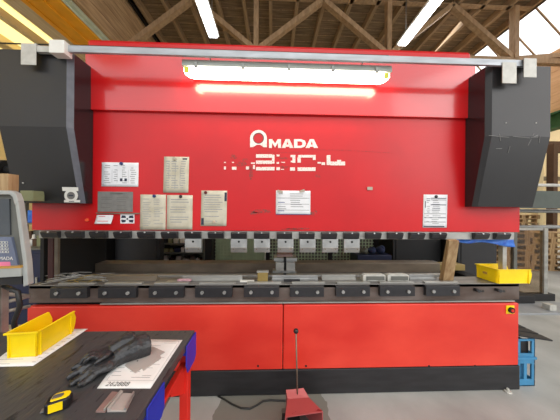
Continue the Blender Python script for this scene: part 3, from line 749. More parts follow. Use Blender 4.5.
# blue film hanging under the right end of the ram
fa, fb = at(455, 239, 1.86), at(515, 240, 1.86)
def ffn(u, v):
    sag = .022 + .045 * (u ** 1.3) + .01 * math.sin(u * 9)
    return Vector((fa.x + (fb.x - fa.x) * u, 1.86 + .012 * math.sin(u * 14 + v * 2), zs0 - .003 - sag * v))
tag(MB().sheet(ffn, 18, 4, .0015).build('blue_film', 'filmblue'), 'crumpled bright blue plastic film hanging under the right end of the ram', 'film')

# yellow bins
def bin_mesh(Wd, Ln, H, name, loc, rz, label):
    r = empty(name, (0, 0, 0), label, 'storage bin'); t = .0035; w = Wd / 2; b = MB()
    b.hexa([(-w * .93, 0.004, 0), (w * .93, 0.004, 0), (w * .93, Ln - .01, 0), (-w * .93, Ln - .01, 0), (-w * .93, 0.004, t), (w * .93, 0.004, t), (w * .93, Ln - .01, t), (-w * .93, Ln - .01, t)])
    b.hexa([(-w * .93, .004, 0), (w * .93, .004, 0), (w * .93, .004 + t, 0), (-w * .93, .004 + t, 0), (-w, 0, H), (w, 0, H), (w, t, H), (-w, t, H)])
    for s_ in (-1, 1):
        prof = [(.004, 0), (Ln - .01, 0), (Ln + .002, H * .42), (Ln + .004, H * .62), (Ln - .012, H), (0, H)]
        def xo(z_): return s_ * w * (.93 + .07 * z_ / H)
        A = [b.bm.verts.new((xo(z_), y_, z_)) for y_, z_ in prof]; B_ = [b.bm.verts.new((xo(z_) - s_ * t, y_, z_)) for y_, z_ in prof]
        b.face(A); b.face(B_[::-1])
        for i in range(6): b.face([A[i], A[(i + 1) % 6], B_[(i + 1) % 6], B_[i]])
        b.box(s_ * w, s_ * (w + .006), -.002, Ln - .012, H - .006, H)            # rim
        b.box(s_ * w * .96, s_ * (w + .0035), .012, .018, .0, H - .004)             # corner rib
        b.box(s_ * w * .96, s_ * (w + .0035), Ln - .032, Ln - .026, .0, H - .004)
    b.hexa([(-w * .93, Ln - .012, 0), (w * .93, Ln - .012, 0), (w * .93, Ln - .012 + t, 0), (-w * .93, Ln - .012 + t, 0),
            (-w * .95, Ln, H * .42), (w * .95, Ln, H * .42), (w * .95, Ln + t, H * .42), (-w * .95, Ln + t, H * .42)])
    b.build('tray', 'yellow', r, .0012)
    MB().box(-w - .006, w + .006, -.006, .003, H - .008, H).build('back_rim', 'yellow', r, .001)
    for x_ in (-w * .86, w * .84): MB().box(x_ - .003, x_ + .003, -.0015, .003, .003, H - .006).build('rib', 'yellow', r)
    r.location = loc; r.rotation_euler = (0, 0, rz)
    return r
ZB = .93
p0 = az(5, 358.8, ZB); p1 = az(36.5, 358.8, ZB)
bin_mesh(.113, .195, .106, 'storage_bin', (p0.x * .5 + p1.x * .5 + .0, p0.y + .002, ZB + .0015), math.radians(5), 'yellow open fronted plastic bin on the black workbench')
b2 = bin_mesh(.20, .31, .125, 'storage_bin', (X(497, 1.8, 280), 1.895, zt1 + .002), math.radians(-90), 'yellow open fronted plastic bin on the right end of the machine table')
k = MB().box(-.03, .01, -.003, -.001, .055, .075); o_ = k.build('bin_label', 'ochre', None, loc=(0, 0, 0)); o_.parent = b2; o_.location = (0, 0, 0)

# =================================================================== workbench
WB = empty('workbench', (-1.0, .7, 0), 'black topped workbench with red frame and blue brackets, lower left', 'workbench')
xe = -.395; yb = az(150, 330.5, ZB).y
MB().box(-1.75, xe, .25, yb, ZB - .035, ZB).build('bench_top', 'bench', WB, .003)
zr = ZB - .10
for nm, x_, y_ in (('leg', xe - .027, yb - .05), ('leg', xe - .027, .33), ('leg', -1.7, yb - .05), ('leg', -1.7, .33)):
    MB().box(x_ - .02, x_ + .02, y_ - .02, y_ + .02, 0, ZB - .035).build(nm, 'red_frame', WB, .003)
MB().box(xe - .04, xe - .015, .35, yb - .07, ZB - .135, ZB - .115).build('side_rail', 'red_frame', WB, .003)
MB().box(-1.68, xe - .075, yb - .06, yb - .04, ZB - .16, ZB - .10).build('back_rail', 'blue', WB, .003)
MB().box(xe - .07, xe - .045, .35, yb - .07, .25, .29).build('lower_rail', 'red_frame', WB, .003)
MB().bar((xe - .057, yb - .07, .52), (xe - .057, .58, .27), .02, .035).build('brace', 'red_frame', WB, .003)
MB().prism([(yb - .07, ZB - .13), (yb - .22, ZB - .13), (yb - .20, ZB - .17), (yb - .07, ZB - .27)], 'x', xe - .036, xe - .024).build('gusset', 'red_frame', WB)
for y0, y1, h in ((yb - .12, yb + .004, .145), (.69, .80, .12)):
    k = MB().prism([(y0, ZB - .01), (y1, ZB - .01), (y1, ZB - h * .85), (y1 - .02, ZB - h), (y0 + .02, ZB - h), (y0, ZB - h * .7)], 'x', xe + .001, xe + .006)
    k.box(xe - .05, xe + .001, y0 + .01, y1 - .006, ZB - .06, ZB - .04)
    k.build('corner_bracket', 'blue', WB, .002)
MB().box(-1.66, xe - .08, .36, yb - .08, ZB - .27, ZB - .255).build('shelf', 'table', WB)
MB().box(-1.66, xe - .08, .36, yb - .08, .29, .305).build('lower_shelf', 'greydark', WB)

# sheets on the bench
def flat_sheet(name, px, m_, label, inkfn, z=ZB + .0004):
    q = [az(p[0], p[1], z) for p in px]     # near-left, near-right, far-right, far-left
    def fn(u, v):
        lo_ = q[0].lerp(q[1], u); hi_ = q[3].lerp(q[2], u); r = lo_.lerp(hi_, v); return Vector((r.x, r.y, z))
    b = MB(); b.sheet(fn, 8, 10, .0006, (0, 0, 1)); inkfn(b, fn)
    return tag(b.build(name, [m_, 'ink', 'ink_dark']), label, 'paper')
UP = (0, 0, 1)
def bink(b, fn):
    random.seed(11)
    for r in range(11):
        b.mi = 1; v = .2 + r * .07
        for u0 in (.1, .4, .68):
            if random.random() < .7: b.ink(fn, u0, u0 + random.uniform(.1, .25), v, v + .007, UP, .0009)
    for u in (.07, .95): b.ink(fn, u, u + .006, .12, .95, UP, .0009)
    for v in (.12, .95): b.ink(fn, .07, .955, v, v + .004, UP, .0009)
    b.mi = 2; b.ink(fn, .5, .85, .17, .175, UP, .0009)
dr = flat_sheet('drawing_sheet', [(97, 388.5), (150.5, 388.5), (182.5, 340), (133, 339)], 'paper_bench', 'white technical drawing lying at the right side of the workbench', bink)
def text_part(txt, parent, origin, xdir, ydir, size, m_, name='print'):
    cu = bpy.data.curves.new('t', 'FONT'); cu.body = txt; cu.size = size; cu.extrude = 0.0002
    to = bpy.data.objects.new('t', cu); COL.objects.link(to); dg = bpy.context.evaluated_depsgraph_get()
    me = bpy.data.meshes.new_from_object(to.evaluated_get(dg)); bpy.data.objects.remove(to)
    xd, yd = Vector(xdir).normalized(), Vector(ydir).normalized(); zd = xd.cross(yd)
    off = Vector(parent['_org'])
    for v in me.vertices: v.co = Vector(origin) + xd * v.co.x + yd * v.co.y + zd * v.co.z - off
    me.materials.clear(); me.materials.append(M[m_]); me.name = name
    o = bpy.data.objects.new(name, me); COL.objects.link(o); o.parent = parent
    return o
o0 = az(104.5, 386, ZB + .0018); xd = az(128, 386, ZB + .0018) - o0; yd = Vector((-.22, 1, 0)); 
text_part('262888', dr, o0, xd, Vector((0, 1, 0)), .027, 'greydark')
def bink2(b, fn):
    random.seed(3)
    for r in range(9):
        b.mi = 1; v = .05 + r * .1
        b.ink(fn, .06, random.uniform(.3, .8), v, v + .008, UP, .0009); b.ink(fn, .85, .93, v + .03, v + .04, UP, .0009)
flat_sheet('drawing_sheet', [(-14, 367), (33, 366), (88, 328.8), (38, 329.5)], 'paper_bench', 'white paper sheet under the yellow bin on the workbench', bink2)
# cut sheet metal part
zp = ZB + .0018
pts = [az(x_, y_, zp) for x_, y_ in ((125, 366), (135.5, 373.5), (142, 368.5), (143.5, 371), (161, 358.5), (160, 355.5), (164.8, 352.5), (153, 347.2), (140, 350))]
k = MB().prism([(v.x, v.y) for v in pts], 'z', zp, zp + .003)
sp = tag(k.build('sheet_metal_part', 'part_steel'), 'grey notched sheet metal part on the white drawing beside gloves', 'metal part')
k = MB()
for x_, y_ in ((149.5, 354.5), (137.5, 361)):
    q = az(x_, y_, zp + .003); k.cyl((q.x, q.y, zp + .0025), (q.x, q.y, zp + .0036), .0028, n=10)
k.build('hole', 'black', sp)
# two steel profiles near the front
def prof_piece(cors, mats_, label, ribs):
    q = [az(x_, y_, ZB + .0015) for x_, y_ in cors]
    r = empty('steel_profile', (q[0] + q[2]) / 2, label, 'steel profile', 'steel profiles on the bench'); r.location.z = ZB + .0015; r['_org'] = tuple(r.location)
    h = .006
    k = MB().hexa(q + [v + Vector((0, 0, h)) for v in q]); k.build('web', mats_[0], r, .001)
    for (u0, u1, hh, m_) in ribs:
        e = [q[0].lerp(q[1], u0), q[0].lerp(q[1], u1), q[3].lerp(q[2], u1), q[3].lerp(q[2], u0)]
        MB().hexa([v + Vector((0, 0, h)) for v in e] + [v + Vector((0, 0, hh)) for v in e]).build('flange', m_, r, .0008)
    return r
prof_piece([(95.5, 413), (105, 413), (122, 394), (112, 393)], ('pinkwood',), 'pinkish primed steel profile, left of the pair on the bench', ((.84, 1, .014, 'steel2'),))
prof_piece([(107, 412.5), (126, 412.5), (134.5, 395), (121.5, 394.5)], ('part_steel',), 'dark grey steel profile with raised edges, right of the pair on the bench', ((0, .13, .014, 'part_steel'), (.88, 1, .013, 'steel')))
# tape measure
c = az(58.5, 407.5, ZB); an = math.radians(28)
TM = empty('tape_measure', (c.x, c.y, ZB + .001), 'yellow and black tape measure lying near the front of the workbench', 'tape measure')
def rot2(x_, y_):
    x_, y_ = x_ * .84, y_ * .84
    return (c.x + x_ * math.cos(an) - y_ * math.sin(an), c.y + x_ * math.sin(an) + y_ * math.cos(an))
outline = [(-.034, -.020), (-.026, -.026), (.026, -.026), (.036, -.016), (.038, .004), (.030, .02), (.012, .026), (-.022, .026), (-.034, .016)]
MB().prism([rot2(*q) for q in outline], 'z', ZB + .001, ZB + .034).build('case', 'mag_black', TM, .005)
MB().prism([rot2(x_ * .74 + .006, y_ * .72) for x_, y_ in outline], 'z', ZB + .033, ZB + .0365).build('yellow_shell', 'yellow', TM, .002)
MB().prism([rot2(x_ * .45 - .002, y_ * .40) for x_, y_ in outline], 'z', ZB + .0362, ZB + .0380).build('grip_pad', 'greydark', TM, .001)
f0 = [rot2(-.020, -.0272), rot2(.018, -.0272), rot2(.018, -.025), rot2(-.020, -.025)]
MB().prism(f0, 'z', ZB + .006, ZB + .03).build('yellow_front', 'yellow', TM)
f0 = [rot2(-.046, -.008), rot2(-.032, -.008), rot2(-.032, .008), rot2(-.046, .008)]
MB().prism(f0, 'z', ZB + .004, ZB + .008).build('tape_hook', 'steel', TM)

# gloves: palm, cuff and five fingers grown together
def glove(wrist, heading, label, flip=1, z=ZB, lift=0.0, curl=0.0, s=.70):
    h = Vector((math.cos(heading), math.sin(heading), 0)); sd = Vector((-h.y, h.x, 0)) * flip; w0 = Vector((wrist[0], wrist[1], z + lift))
    def P(a, b_, c_): return w0 + (h * a + sd * b_) * s + Vector((0, 0, c_ * s))
    b = MB()
    b.tube([P(-.11, 0, .030), P(-.07, .004, .034), P(-.03, 0, .028), P(.0, 0, .022)], [.050 * s, .046 * s, .036 * s, .032 * s], 14)
    b.ball(P(.04, .0, .020), (.054 * s, .050 * s, .022 * s), 16, (0, 0, heading)); b.ball(P(.005, 0, .022), (.035 * s, .038 * s, .020 * s), 14, (0, 0, heading))
    for i, (off, ln, sp_) in enumerate(((-.030, .062, -.26), (-.010, .078, -.06), (.011, .072, .10), (.030, .054, .30))):
        pts_ = []
        for k_ in range(5):
            t = k_ / 4; a = .068 + ln * t; pts_.append(P(a * 1.0 - .01, off + math.sin(sp_) * ln * t, .018 + curl * math.sin(t * PI) * .02 + .012 * math.sin(t * 2.6 + i)))
        b.tube(pts_, [.015 * s, .014 * s, .0135 * s, .012 * s, .008 * s], 10)
    b.tube([P(.01, -.03, .02), P(.035, -.052, .024), P(.06, -.063, .020), P(.078, -.068, .014)], [.016 * s, .014 * s, .012 * s, .007 * s], 10)
    o = b.build('work_glove', 'glove'); tag(o, label, 'glove', 'pair of work gloves')
    r = o.modifiers.new('remesh', 'REMESH'); r.mode = 'VOXEL'; r.voxel_size = .0032; r.use_smooth_shade = True
    tx = bpy.data.textures.new('wrinkle', 'CLOUDS'); tx.noise_scale = .045
    d_ = o.modifiers.new('wrinkles', 'DISPLACE'); d_.texture = tx; d_.strength = .010; d_.mid_level = .5; d_.texture_coords = 'LOCAL'
    sm = o.modifiers.new('smooth', 'SMOOTH'); sm.iterations = 2
    return o
g1 = az(115, 360, ZB + .02); g2 = az(111, 350, ZB + .05)
glove((g1.x, g1.y), math.radians(226), 'lower black rubber work glove of the pair lying on the workbench', 1, ZB + .002, s=1.0)
glove((g2.x, g2.y), math.radians(222), 'upper black rubber work glove lying across the other with cuff raised', -1, ZB + .034, curl=.8, s=.70)

# =================================================================== foot pedal
FP = empty('foot_pedal', (.12, 1.5, 0), 'worn red foot pedal housing with a tall thin carrying rod on the floor', 'foot pedal')
def px3(px, py, Y): v = at(px, py, Y); return v
A_ = [at(286, 390, 1.62), at(303.5, 388, 1.62)]; Bm = [at(287.5, 399, 1.57), at(309, 397.5, 1.57)]; C_ = [at(285, 417, 1.40), at(323, 411.5, 1.42)]
lv = [A_, Bm, C_]
k = MB()
def shell(L0, L1, t=.006):
    k.hexa([L0[0] - Vector((0, 0, t)), L0[1] - Vector((0, 0, t)), L1[1] - Vector((0, 0, t)), L1[0] - Vector((0, 0, t)), L0[0], L0[1], L1[1], L1[0]])
shell(A_, Bm); shell(Bm, C_)
for s_ in (0, 1):
    for L0, L1 in ((A_, Bm), (Bm, C_)):
        p, q = L0[s_], L1[s_]; dx = .006 * (1 if s_ == 0 else -1)
        k.hexa([(p.x, p.y, .02), (p.x + dx, p.y, .02), (q.x + dx, q.y, .02), (q.x, q.y, .02), (p.x, p.y, p.z), (p.x + dx, p.y, p.z), (q.x + dx, q.y, q.z), (q.x, q.y, q.z)])
k.box(A_[0].x, A_[1].x, 1.615, 1.625, .02, A_[0].z - .002)
k.build('hood', 'pedal', FP)
MB().box(C_[0].x - .01, C_[1].x + .01, 1.36, 1.66, 0, .02).build('base_plate', 'greydark', FP, .003)
MB().hexa([(.06, 1.40, .03), (.22, 1.40, .03), (.20, 1.56, .05), (.08, 1.56, .05), (.06, 1.40, .045), (.22, 1.40, .045), (.20, 1.56, .075), (.08, 1.56, .075)]).build('pedal', 'black', FP)
q = at(297.5, 394, 1.595); t_ = at(296, 331, 1.60)
MB().cyl((q.x, q.y, q.z - .03), (t_.x, t_.y, t_.z), .0055, n=8).build('rod', 'oldsteel', FP)
MB().ball((t_.x, t_.y, t_.z), .019, 16).build('knob', 'mag_black', FP)
cp = [az(x_, y_, .008) for x_, y_ in ((218, 396), (224, 399), (232, 404), (241, 408), (250, 408.5), (257, 405), (263, 401), (270, 400), (278, 400.5), (289, 400.5))]
tag(MB().tube(cp, .0065, 8).build('pedal_cable', 'rubber'), 'black cable curving over the floor from the machine to the foot pedal', 'cable')

# =================================================================== control pendant at left
YPN = 1.32
PN = empty('control_pendant', (-1.6, YPN, 0), 'grey control pendant with keypad and screen at the left edge', 'control panel')
def pp(px, py, Y=YPN): return at(px, py, Y)
fr = [pp(-45, 190), pp(10, 190.5), pp(15, 193), pp(18, 201), pp(26.5, 262), pp(28, 285), pp(23, 287), pp(22.5, 272), pp(-45, 274)]
inn = [pp(-45, 195), pp(9, 194.5), pp(12, 197), pp(15, 206), pp(22.5, 262), pp(22.5, 268), pp(-45, 272)]
k = MB()
k.prism([(v.x, v.z) for v in (fr[0], fr[1], fr[2], fr[3], inn[3], inn[2], inn[1], inn[0])], 'y', YPN, YPN + .034)
k.prism([(v.x, v.z) for v in (fr[3], fr[4], fr[5], fr[6], inn[4], inn[3])], 'y', YPN, YPN + .034)
k.build('housing', 'greyplastic', PN, .004)
k = MB(); zz0 = pp(0, 268).z; zz1 = pp(0, 280).z
k.prism([(v.x, v.z) for v in (inn[0], inn[1], inn[2], inn[3], inn[4], inn[5], inn[6])], 'y', YPN + .028, YPN + .034); k.build('recess', 'greydark', PN)
k = MB(); k.prism([(v.x, v.z) for v in (pp(-45, 268.5), pp(22.5, 267), pp(22.5, 276), pp(-45, 280))], 'y', YPN - .01, YPN + .045); k.build('lower_lip', 'greyplastic', PN, .003)
k = MB(); k.prism([(v.x, v.z) for v in (pp(-45, 267.6, YPN), pp(22.5, 266), pp(22.5, 267.6), pp(-45, 269.6))], 'y', YPN - .012, YPN + .05); k.build('lip_edge', 'ochre', PN)
k = MB(); k.prism([(v.x, v.z) for v in (pp(-45, 276), pp(20, 276), pp(20, 285), pp(-45, 288))], 'y', YPN + .01, YPN + .05); k.build('drawer_slot', 'charcoal', PN)
k = MB(); YK = YPN + .020
k.prism([(v.x, v.z) for v in (pp(-45, 199, YK), pp(9, 199, YK), pp(10, 235, YK), pp(-45, 235, YK))], 'y', YK, YK + .01); k.build('screen', 'screen', PN)
kp = MB(); kp.prism([(v.x, v.z) for v in (pp(-45, 237, YK), pp(12, 237, YK), pp(18.5, 266, YK), pp(-45, 267.5, YK))], 'y', YK - .004, YK + .01); kp = kp.build('keypad', 'keypad', PN)
for r in range(4):
    for c_ in range(4):
        q = pp(-3 + c_ * 3.1 + r * .3, 242.5 + r * 3.1, YK - .006); k = MB()
        w_, h_ = .0072, .0068; t = .0016
        k.box(q.x - w_, q.x + w_, YK - .007, YK - .004, q.z - h_, q.z - h_ + t).box(q.x - w_, q.x + w_, YK - .007, YK - .004, q.z + h_ - t, q.z + h_)
        k.box(q.x - w_, q.x - w_ + t, YK - .007, YK - .004, q.z - h_, q.z + h_).box(q.x + w_ - t, q.x + w_, YK - .007, YK - .004, q.z - h_, q.z + h_)
        k.build('key', 'white', kp)
q = pp(-4.5, 260, YK - .006); text_part('AMADA', kp, (q.x, YK - .0055, q.z), (1, 0, 0), (0, 0, 1), .028, 'white')
k = MB(); k.prism([(v.x, v.z) for v in (pp(-12, 261.8, YK), pp(11, 261.6, YK), pp(11.5, 265.8, YK), pp(-12, 266.4, YK))], 'y', YK - .006, YK - .004); k.build('pink_label', 'pink', kp)
# arm and column below the pendant
MB().cyl((pp(-20, 300).x, YPN + .03, 0), (pp(-20, 300).x, YPN + .03, pp(0, 284).z), .04, n=16).build('column', 'steel2', PN)
MB().box(pp(-20, 300).x - .18, pp(-20, 300).x + .18, YPN - .08, YPN + .15, 0, .04).build('foot_plate', 'charcoal', PN)
a = pp(2, 300, 1.42); MB().box(a.x - .02, a.x + .02, 1.40, 1.44, .5, pp(0, 284, 1.4).z).build('arm', 'steel2', PN, .003)
CT = empty('parts_cart', (-1.65, 1.6, 0), 'dark blue steel cart with grey tubes under the control pendant', 'cart')
cz = .62
MB().box(-2.05, X(26, 1.6, 310), 1.5, 1.74, .12, cz).build('cart_body', 'darkblue', CT, .006)
MB().box(-2.07, X(27, 1.6, 310) + .0, 1.49, 1.75, cz, cz + .02).build('cart_top', 'steel2', CT, .004)
for i, x_ in enumerate((-1.98, -1.78)):
    for y_ in (1.54, 1.70): MB().cyl((x_, y_ - .015, .06), (x_, y_ + .015, .06), .06, n=16).build('wheel', 'rubber', CT)
random.seed(9)
for i in range(6):
    x_ = -2.02 + i * .01; y_ = 1.50 + .032 * i
    tag(MB().cyl((x_, y_, cz + .026), (x_ + .20, y_ + .06, cz + .05), .014, n=10).build('steel_tube', 'steel'), 'short bright steel tube lying on the cart under the control pendant', 'tube', 'steel tubes on the cart')
for i, (za_, zb_, px) in enumerate(((291, 296, -5), (303, 296, -5), (312, 306, -5))):
    a, b_ = at(px, za_ + 2, 1.45), at(30, zb_, 1.6)
    MB().cyl(a, b_, .012, n=10).build('support_rod', 'steel2', PN)
hs = [at(4, 286, 1.38), at(18, 292, 1.36), at(20, 306, 1.36), at(14, 322, 1.4), at(16, 336, 1.4)]
tag(MB().tube(hs, .013, 10).build('hose', 'rubber'), 'black hose hanging below the control pendant', 'hose')

# =================================================================== behind the machine, left edge
BC = empty('tool_cabinet', (X(40, 2.7), 2.75, 0), 'dark navy steel cabinet behind the left end of the press brake', 'cabinet')
xa, xb_ = X(8, 2.6, 250), X(46.5, 2.6, 250)
MB().box(xa, xb_, 2.6, 2.9, 0, Z(250, 2.6)).build('body', 'darkblue', BC, .006)
MB().box(xa - .01, xb_ + .01, 2.58, 2.92, Z(250, 2.6), Z(248.5, 2.6)).build('top', 'greydark', BC)
MB().box(xa + .02, xb_ - .02, 2.59, 2.60, .12, Z(254, 2.6)).build('door', 'darkblue', BC, .004)
MB().box(xb_ - .1, xb_ - .08, 2.575, 2.59, .6, .75).build('handle', 'steel2', BC)
zt_ = Z(248.5, 2.6)
q = X(29, 2.7, 245)
tag(MB().tube([(q, 2.75, zt_), (q, 2.75, zt_ + .08), (q, 2.75, zt_ + .10), (q, 2.75, zt_ + .14)], [.035, .035, .015, .012], 14).build('bottle', 'white'), 'white bottle on the navy cabinet beside the pendant', 'bottle')
for i, (px, m_, w_, h_, lb) in enumerate(((36, 'browndark', .07, .09, 'dark brown box on the navy cabinet'), (42, 'olive', .05, .13, 'olive box on the navy cabinet nearest the machine'))):
    q = X(px, 2.75, 245); tag(MB().box(q - w_ / 2 - .01, q + w_ / 2, 2.72, 2.82, zt_, zt_ + h_).build('small_box', m_, bevel=.004), lb, 'box')
SH = empty('wall_shelf', (X(25, 3.3), 3.3, 0), 'grey steel shelf rack behind the left cover', 'shelf rack')
sx0, sx1 = X(2, 3.2), X(45, 3.2)
for x_ in (sx0, sx1):
    for y_ in (3.12, 3.5): MB().box(x_ - .02, x_ + .02, y_ - .02, y_ + .02, 0, 2.2).build('upright', 'greydark', SH)
for py in (201.5, 224, 243): MB().box(sx0, sx1, 3.1, 3.52, Z(py, 3.2) - .02, Z(py, 3.2)).build('shelf', 'oldsteel', SH)
MB().box(pp(-45, 230, 1.36).x, pp(6, 230, 1.36).x, YPN + .036, YPN + .10, pp(0, 270, 1.36).z, pp(0, 191, 1.36).z).build('rear_housing', 'greydark', PN, .004)
cz_ = pp(0, 191, 1.36).z + .001
tag(MB().box(pp(-16, 230, 1.36).x, pp(8, 230, 1.36).x, YPN + .038, YPN + .095, cz_, cz_ + .105).build('wood_block', 'wood', bevel=.002), 'pale wooden block lying on top of the control pendant', 'wood block')
a, b_ = at(20, 190.5, 1.62), at(33, 201, 1.62)
jb = MB().box(a.x, b_.x, 1.62, 1.70, b_.z, a.z).build('junction_box', 'olive', PB, .003); jb['label'] = 'small olive box under the left cover'
for (px0, px1, py1, py, m_, lb, cat) in ( (27, 32, 212, 224, 'filmblue', 'blue bag on the middle shelf beside the pendant', 'bag'), (33, 42, 231, 243, 'greycloth', 'grey cloth bundle on the lower shelf', 'cloth'),
                               (26, 31, 232, 243, 'browndark', 'brown box on the lower shelf', 'box')):
    z0 = Z(py, 3.2) + .001
    tag(MB().box(X(px0, 3.15), X(px1, 3.15), 3.15, 3.4, z0, Z(py1, 3.2)).build('carton' if cat == 'carton' else cat + '_item' if cat in ('bag',) else cat + '_bundle' if cat == 'cloth' else 'small_box', m_, bevel=.01), lb, cat)
q = at(-3, 167, 1.75)
tag(MB().cyl((q.x - .3, 1.9, q.z), (at(8.5, 167, 1.9).x, 1.9, q.z), .085, n=24).cyl((at(8.5, 167, 1.9).x, 1.9, q.z), (xl + .001, 1.84, q.z), .04).build('air_cylinder', 'black', bevel=.01), 'black round motor end beside the left side cover', 'motor')

# =================================================================== behind the gap
def floorbox(name, px0, px1, Y0, Y1, py_top, m_, label, cat, panel=None):
    r = empty(name, ((X(px0, Y0) + X(px1, Y0)) / 2, Y0, 0), label, cat)
    x0, x1 = X(px0, Y0), X(px1, Y0); zt = Z(py_top, Y0)
    MB().box(x0, x1, Y0, Y1, 0.03, zt).build('body', m_, r, .006)
    if panel: MB().box(x0 + .04, x1 - .04, Y0 - .008, Y0, .1, zt - .05).build('door', panel, r, .004)
    MB().box(x0 + .03, x1 - .03, Y0 + .02, Y1 - .02, 0, .03).build('plinth', 'black', r)
    return r
floorbox('electrical_cabinet', 58, 106, 2.95, 3.3, 225, 'black', 'black electrical cabinet seen through the gap, leftmost', 'cabinet', 'black')
floorbox('electrical_cabinet', 115, 160, 3.1, 3.22, 225, 'charcoal', 'dark grey electrical cabinet right of the black one behind the gap', 'cabinet', 'charcoal')
floorbox('electrical_cabinet', 393, 441, 3.0, 3.5, 225, 'black', 'black cabinet behind the gap left of the timber prop', 'cabinet', 'black')
floorbox('electrical_cabinet', 458, 497, 2.75, 3.2, 238.5, 'charcoal', 'charcoal cabinet behind the yellow bin on the table', 'cabinet', 'charcoal')
tag(MB().box(X(205, 3.05), X(212, 3.05), 3.05, 3.15, 0, 2.0).build('steel_column', 'black', bevel=.004), 'black steel column behind the gap, left of the wire fence', 'column')
WF = empty('wire_fence', (.3, 3.3, 0), 'green wire mesh fence behind the machine gap', 'fence')
wx0, wx1 = X(213, 3.3), X(376, 3.3)
for x_ in (wx0, X(268, 3.3), X(330, 3.3), wx1): MB().box(x_ - .03, x_ + .03, 3.28, 3.34, 0, 2.0).build('post', 'black', WF)
k = MB(); x_ = wx0
while x_ < wx1: k.box(x_, x_ + .012, 3.30, 3.307, .3, 1.9); x_ += .05
z_ = .3
while z_ < 1.9: k.box(wx0, wx1, 3.307, 3.314, z_, z_ + .012); z_ += .05
k.build('wire_mesh', 'mesh', WF)
floorbox('machine_housing', 207, 264, 3.9, 4.3, 222, 'mesh', 'pale green machine housing behind the left half of the wire fence', 'machine')
floorbox('machine_housing', 266, 380, 3.9, 4.3, 222, 'greydark', 'dark grey machine housing behind the right half of the wire fence', 'machine')
SR = empty('spare_rack', (X(183, 3.7), 3.7, 0), 'steel rack with small parts seen through the gap left of the column', 'rack')
for px in (160.5, 204):
    MB().box(X(px, 3.6) - .02, X(px, 3.6) + .02, 3.6, 3.9, 0, 1.6).build('upright', 'greydark', SR)
for py in (244, 253, 262): MB().box(X(160.5, 3.6), X(204, 3.6), 3.6, 3.9, Z(py, 3.6) - .015, Z(py, 3.6)).build('shelf', 'greydark', SR)
MB().box(X(160.5, 3.6), X(204, 3.6), 3.9, 3.92, .1, 1.6).build('back_panel', 'oldsteel', SR)
random.seed(21)
for py in (244, 253, 262):
    px = 163
    while px < 200:
        w_ = random.uniform(3, 6); h_ = random.uniform(.04, .10); z0 = Z(py, 3.6) + .001
        m_, nm_ = random.choice((('white', 'white'), ('oldsteel', 'brown'), ('darkblue', 'dark blue'), ('olive', 'olive'), ('bracket', 'pale grey'), ('clampb', 'black')))
        tag(MB().box(X(px, 3.65), X(px + w_, 3.65), 3.65, 3.8, z0, z0 + h_).build('parts_box', m_, bevel=.008), nm_ + ' parts box on the rack seen through the gap', 'box', 'parts boxes on the rack (' + nm_ + ')')
        px += w_ + 1.5
# cloth bundles on a stand behind the gap, right of the middle
TB = floorbox('tool_stand', 358, 392, 2.9, 3.2, 255, 'darkblue', 'dark blue stand behind the gap carrying cloth bundles', 'stand')
for px, m_, lb, h_ in ((364, 'greycloth', 'grey cloth bundle on the stand, left', .07), (372, 'cloth', 'dark blue cloth bundle on the stand, middle', .08), (381, 'cloth', 'dark blue cloth bundle on the stand, right', .10)):
    q = X(px, 2.98); z0 = Z(255, 2.9)
    k = MB(); k.ball((q, 3.0, z0 + h_ * .5 + .004), (.055, .08, h_ * .5), 12); k.ball((q + .02, 2.99, z0 + h_ * .8), (.035, .06, h_ * .4), 10)
    tag(k.build('cloth_bundle', m_), lb, 'cloth')

# =================================================================== right side yard of the hall
GD = empty('safety_guard', (X(525, 3.0), 3.2, 0), 'clear safety guard panel with steel posts right of the machine', 'guard')
ga = az(543.5, 300, 0.0); gx = ga.x
YG = ga.y
gtop = at(547, 228, YG).z
MB().box(gx - .035, gx + .035, YG - .035, YG + .035, .0, gtop).build('post', 'steel2', GD, .004)
MB().box(X(505, YG), gx - .035, YG - .02, YG + .02, gtop - .04, gtop).build('top_rail', 'steel2', GD, .003)
MB().box(X(505, YG), gx - .035, YG - .006, YG, .12, gtop - .04).build('panel', 'plexi', GD)
MB().box(X(514, YG) - .03, X(514, YG) + .03, YG - .03, YG + .03, 0, gtop).build('post', 'greydark', GD, .004)
MB().box(X(505, YG), gx + .15, YG - .05, YG + .05, 0, .12).build('base_rail', 'charcoal', GD, .004)
# low steel sill on the floor
s0, s1 = az(521, 315, 0.0), az(575, 315, 0.0)
tag(MB().box(s0.x - .2, s1.x + .8, az(540, 315, 0).y, az(540, 304, 0).y, 0, .03).build('floor_sill', 'track', bevel=.004), 'low grey steel sill plate on the floor at the right edge', 'sill')
q = az(553, 311, .03); tag(MB().box(q.x - .05, q.x + .06, q.y, q.y + .10, .031, .12).build('small_block', 'bracket', bevel=.006), 'small pale block on the steel sill at the right edge', 'block')
q = az(528, 304, .03); tag(MB().box(q.x - .25, q.x + .14, q.y + .01, q.y + .22, .031, .16).build('motor_base', 'charcoal', bevel=.01), 'dark machine foot on the steel sill right of the red base', 'machine foot')
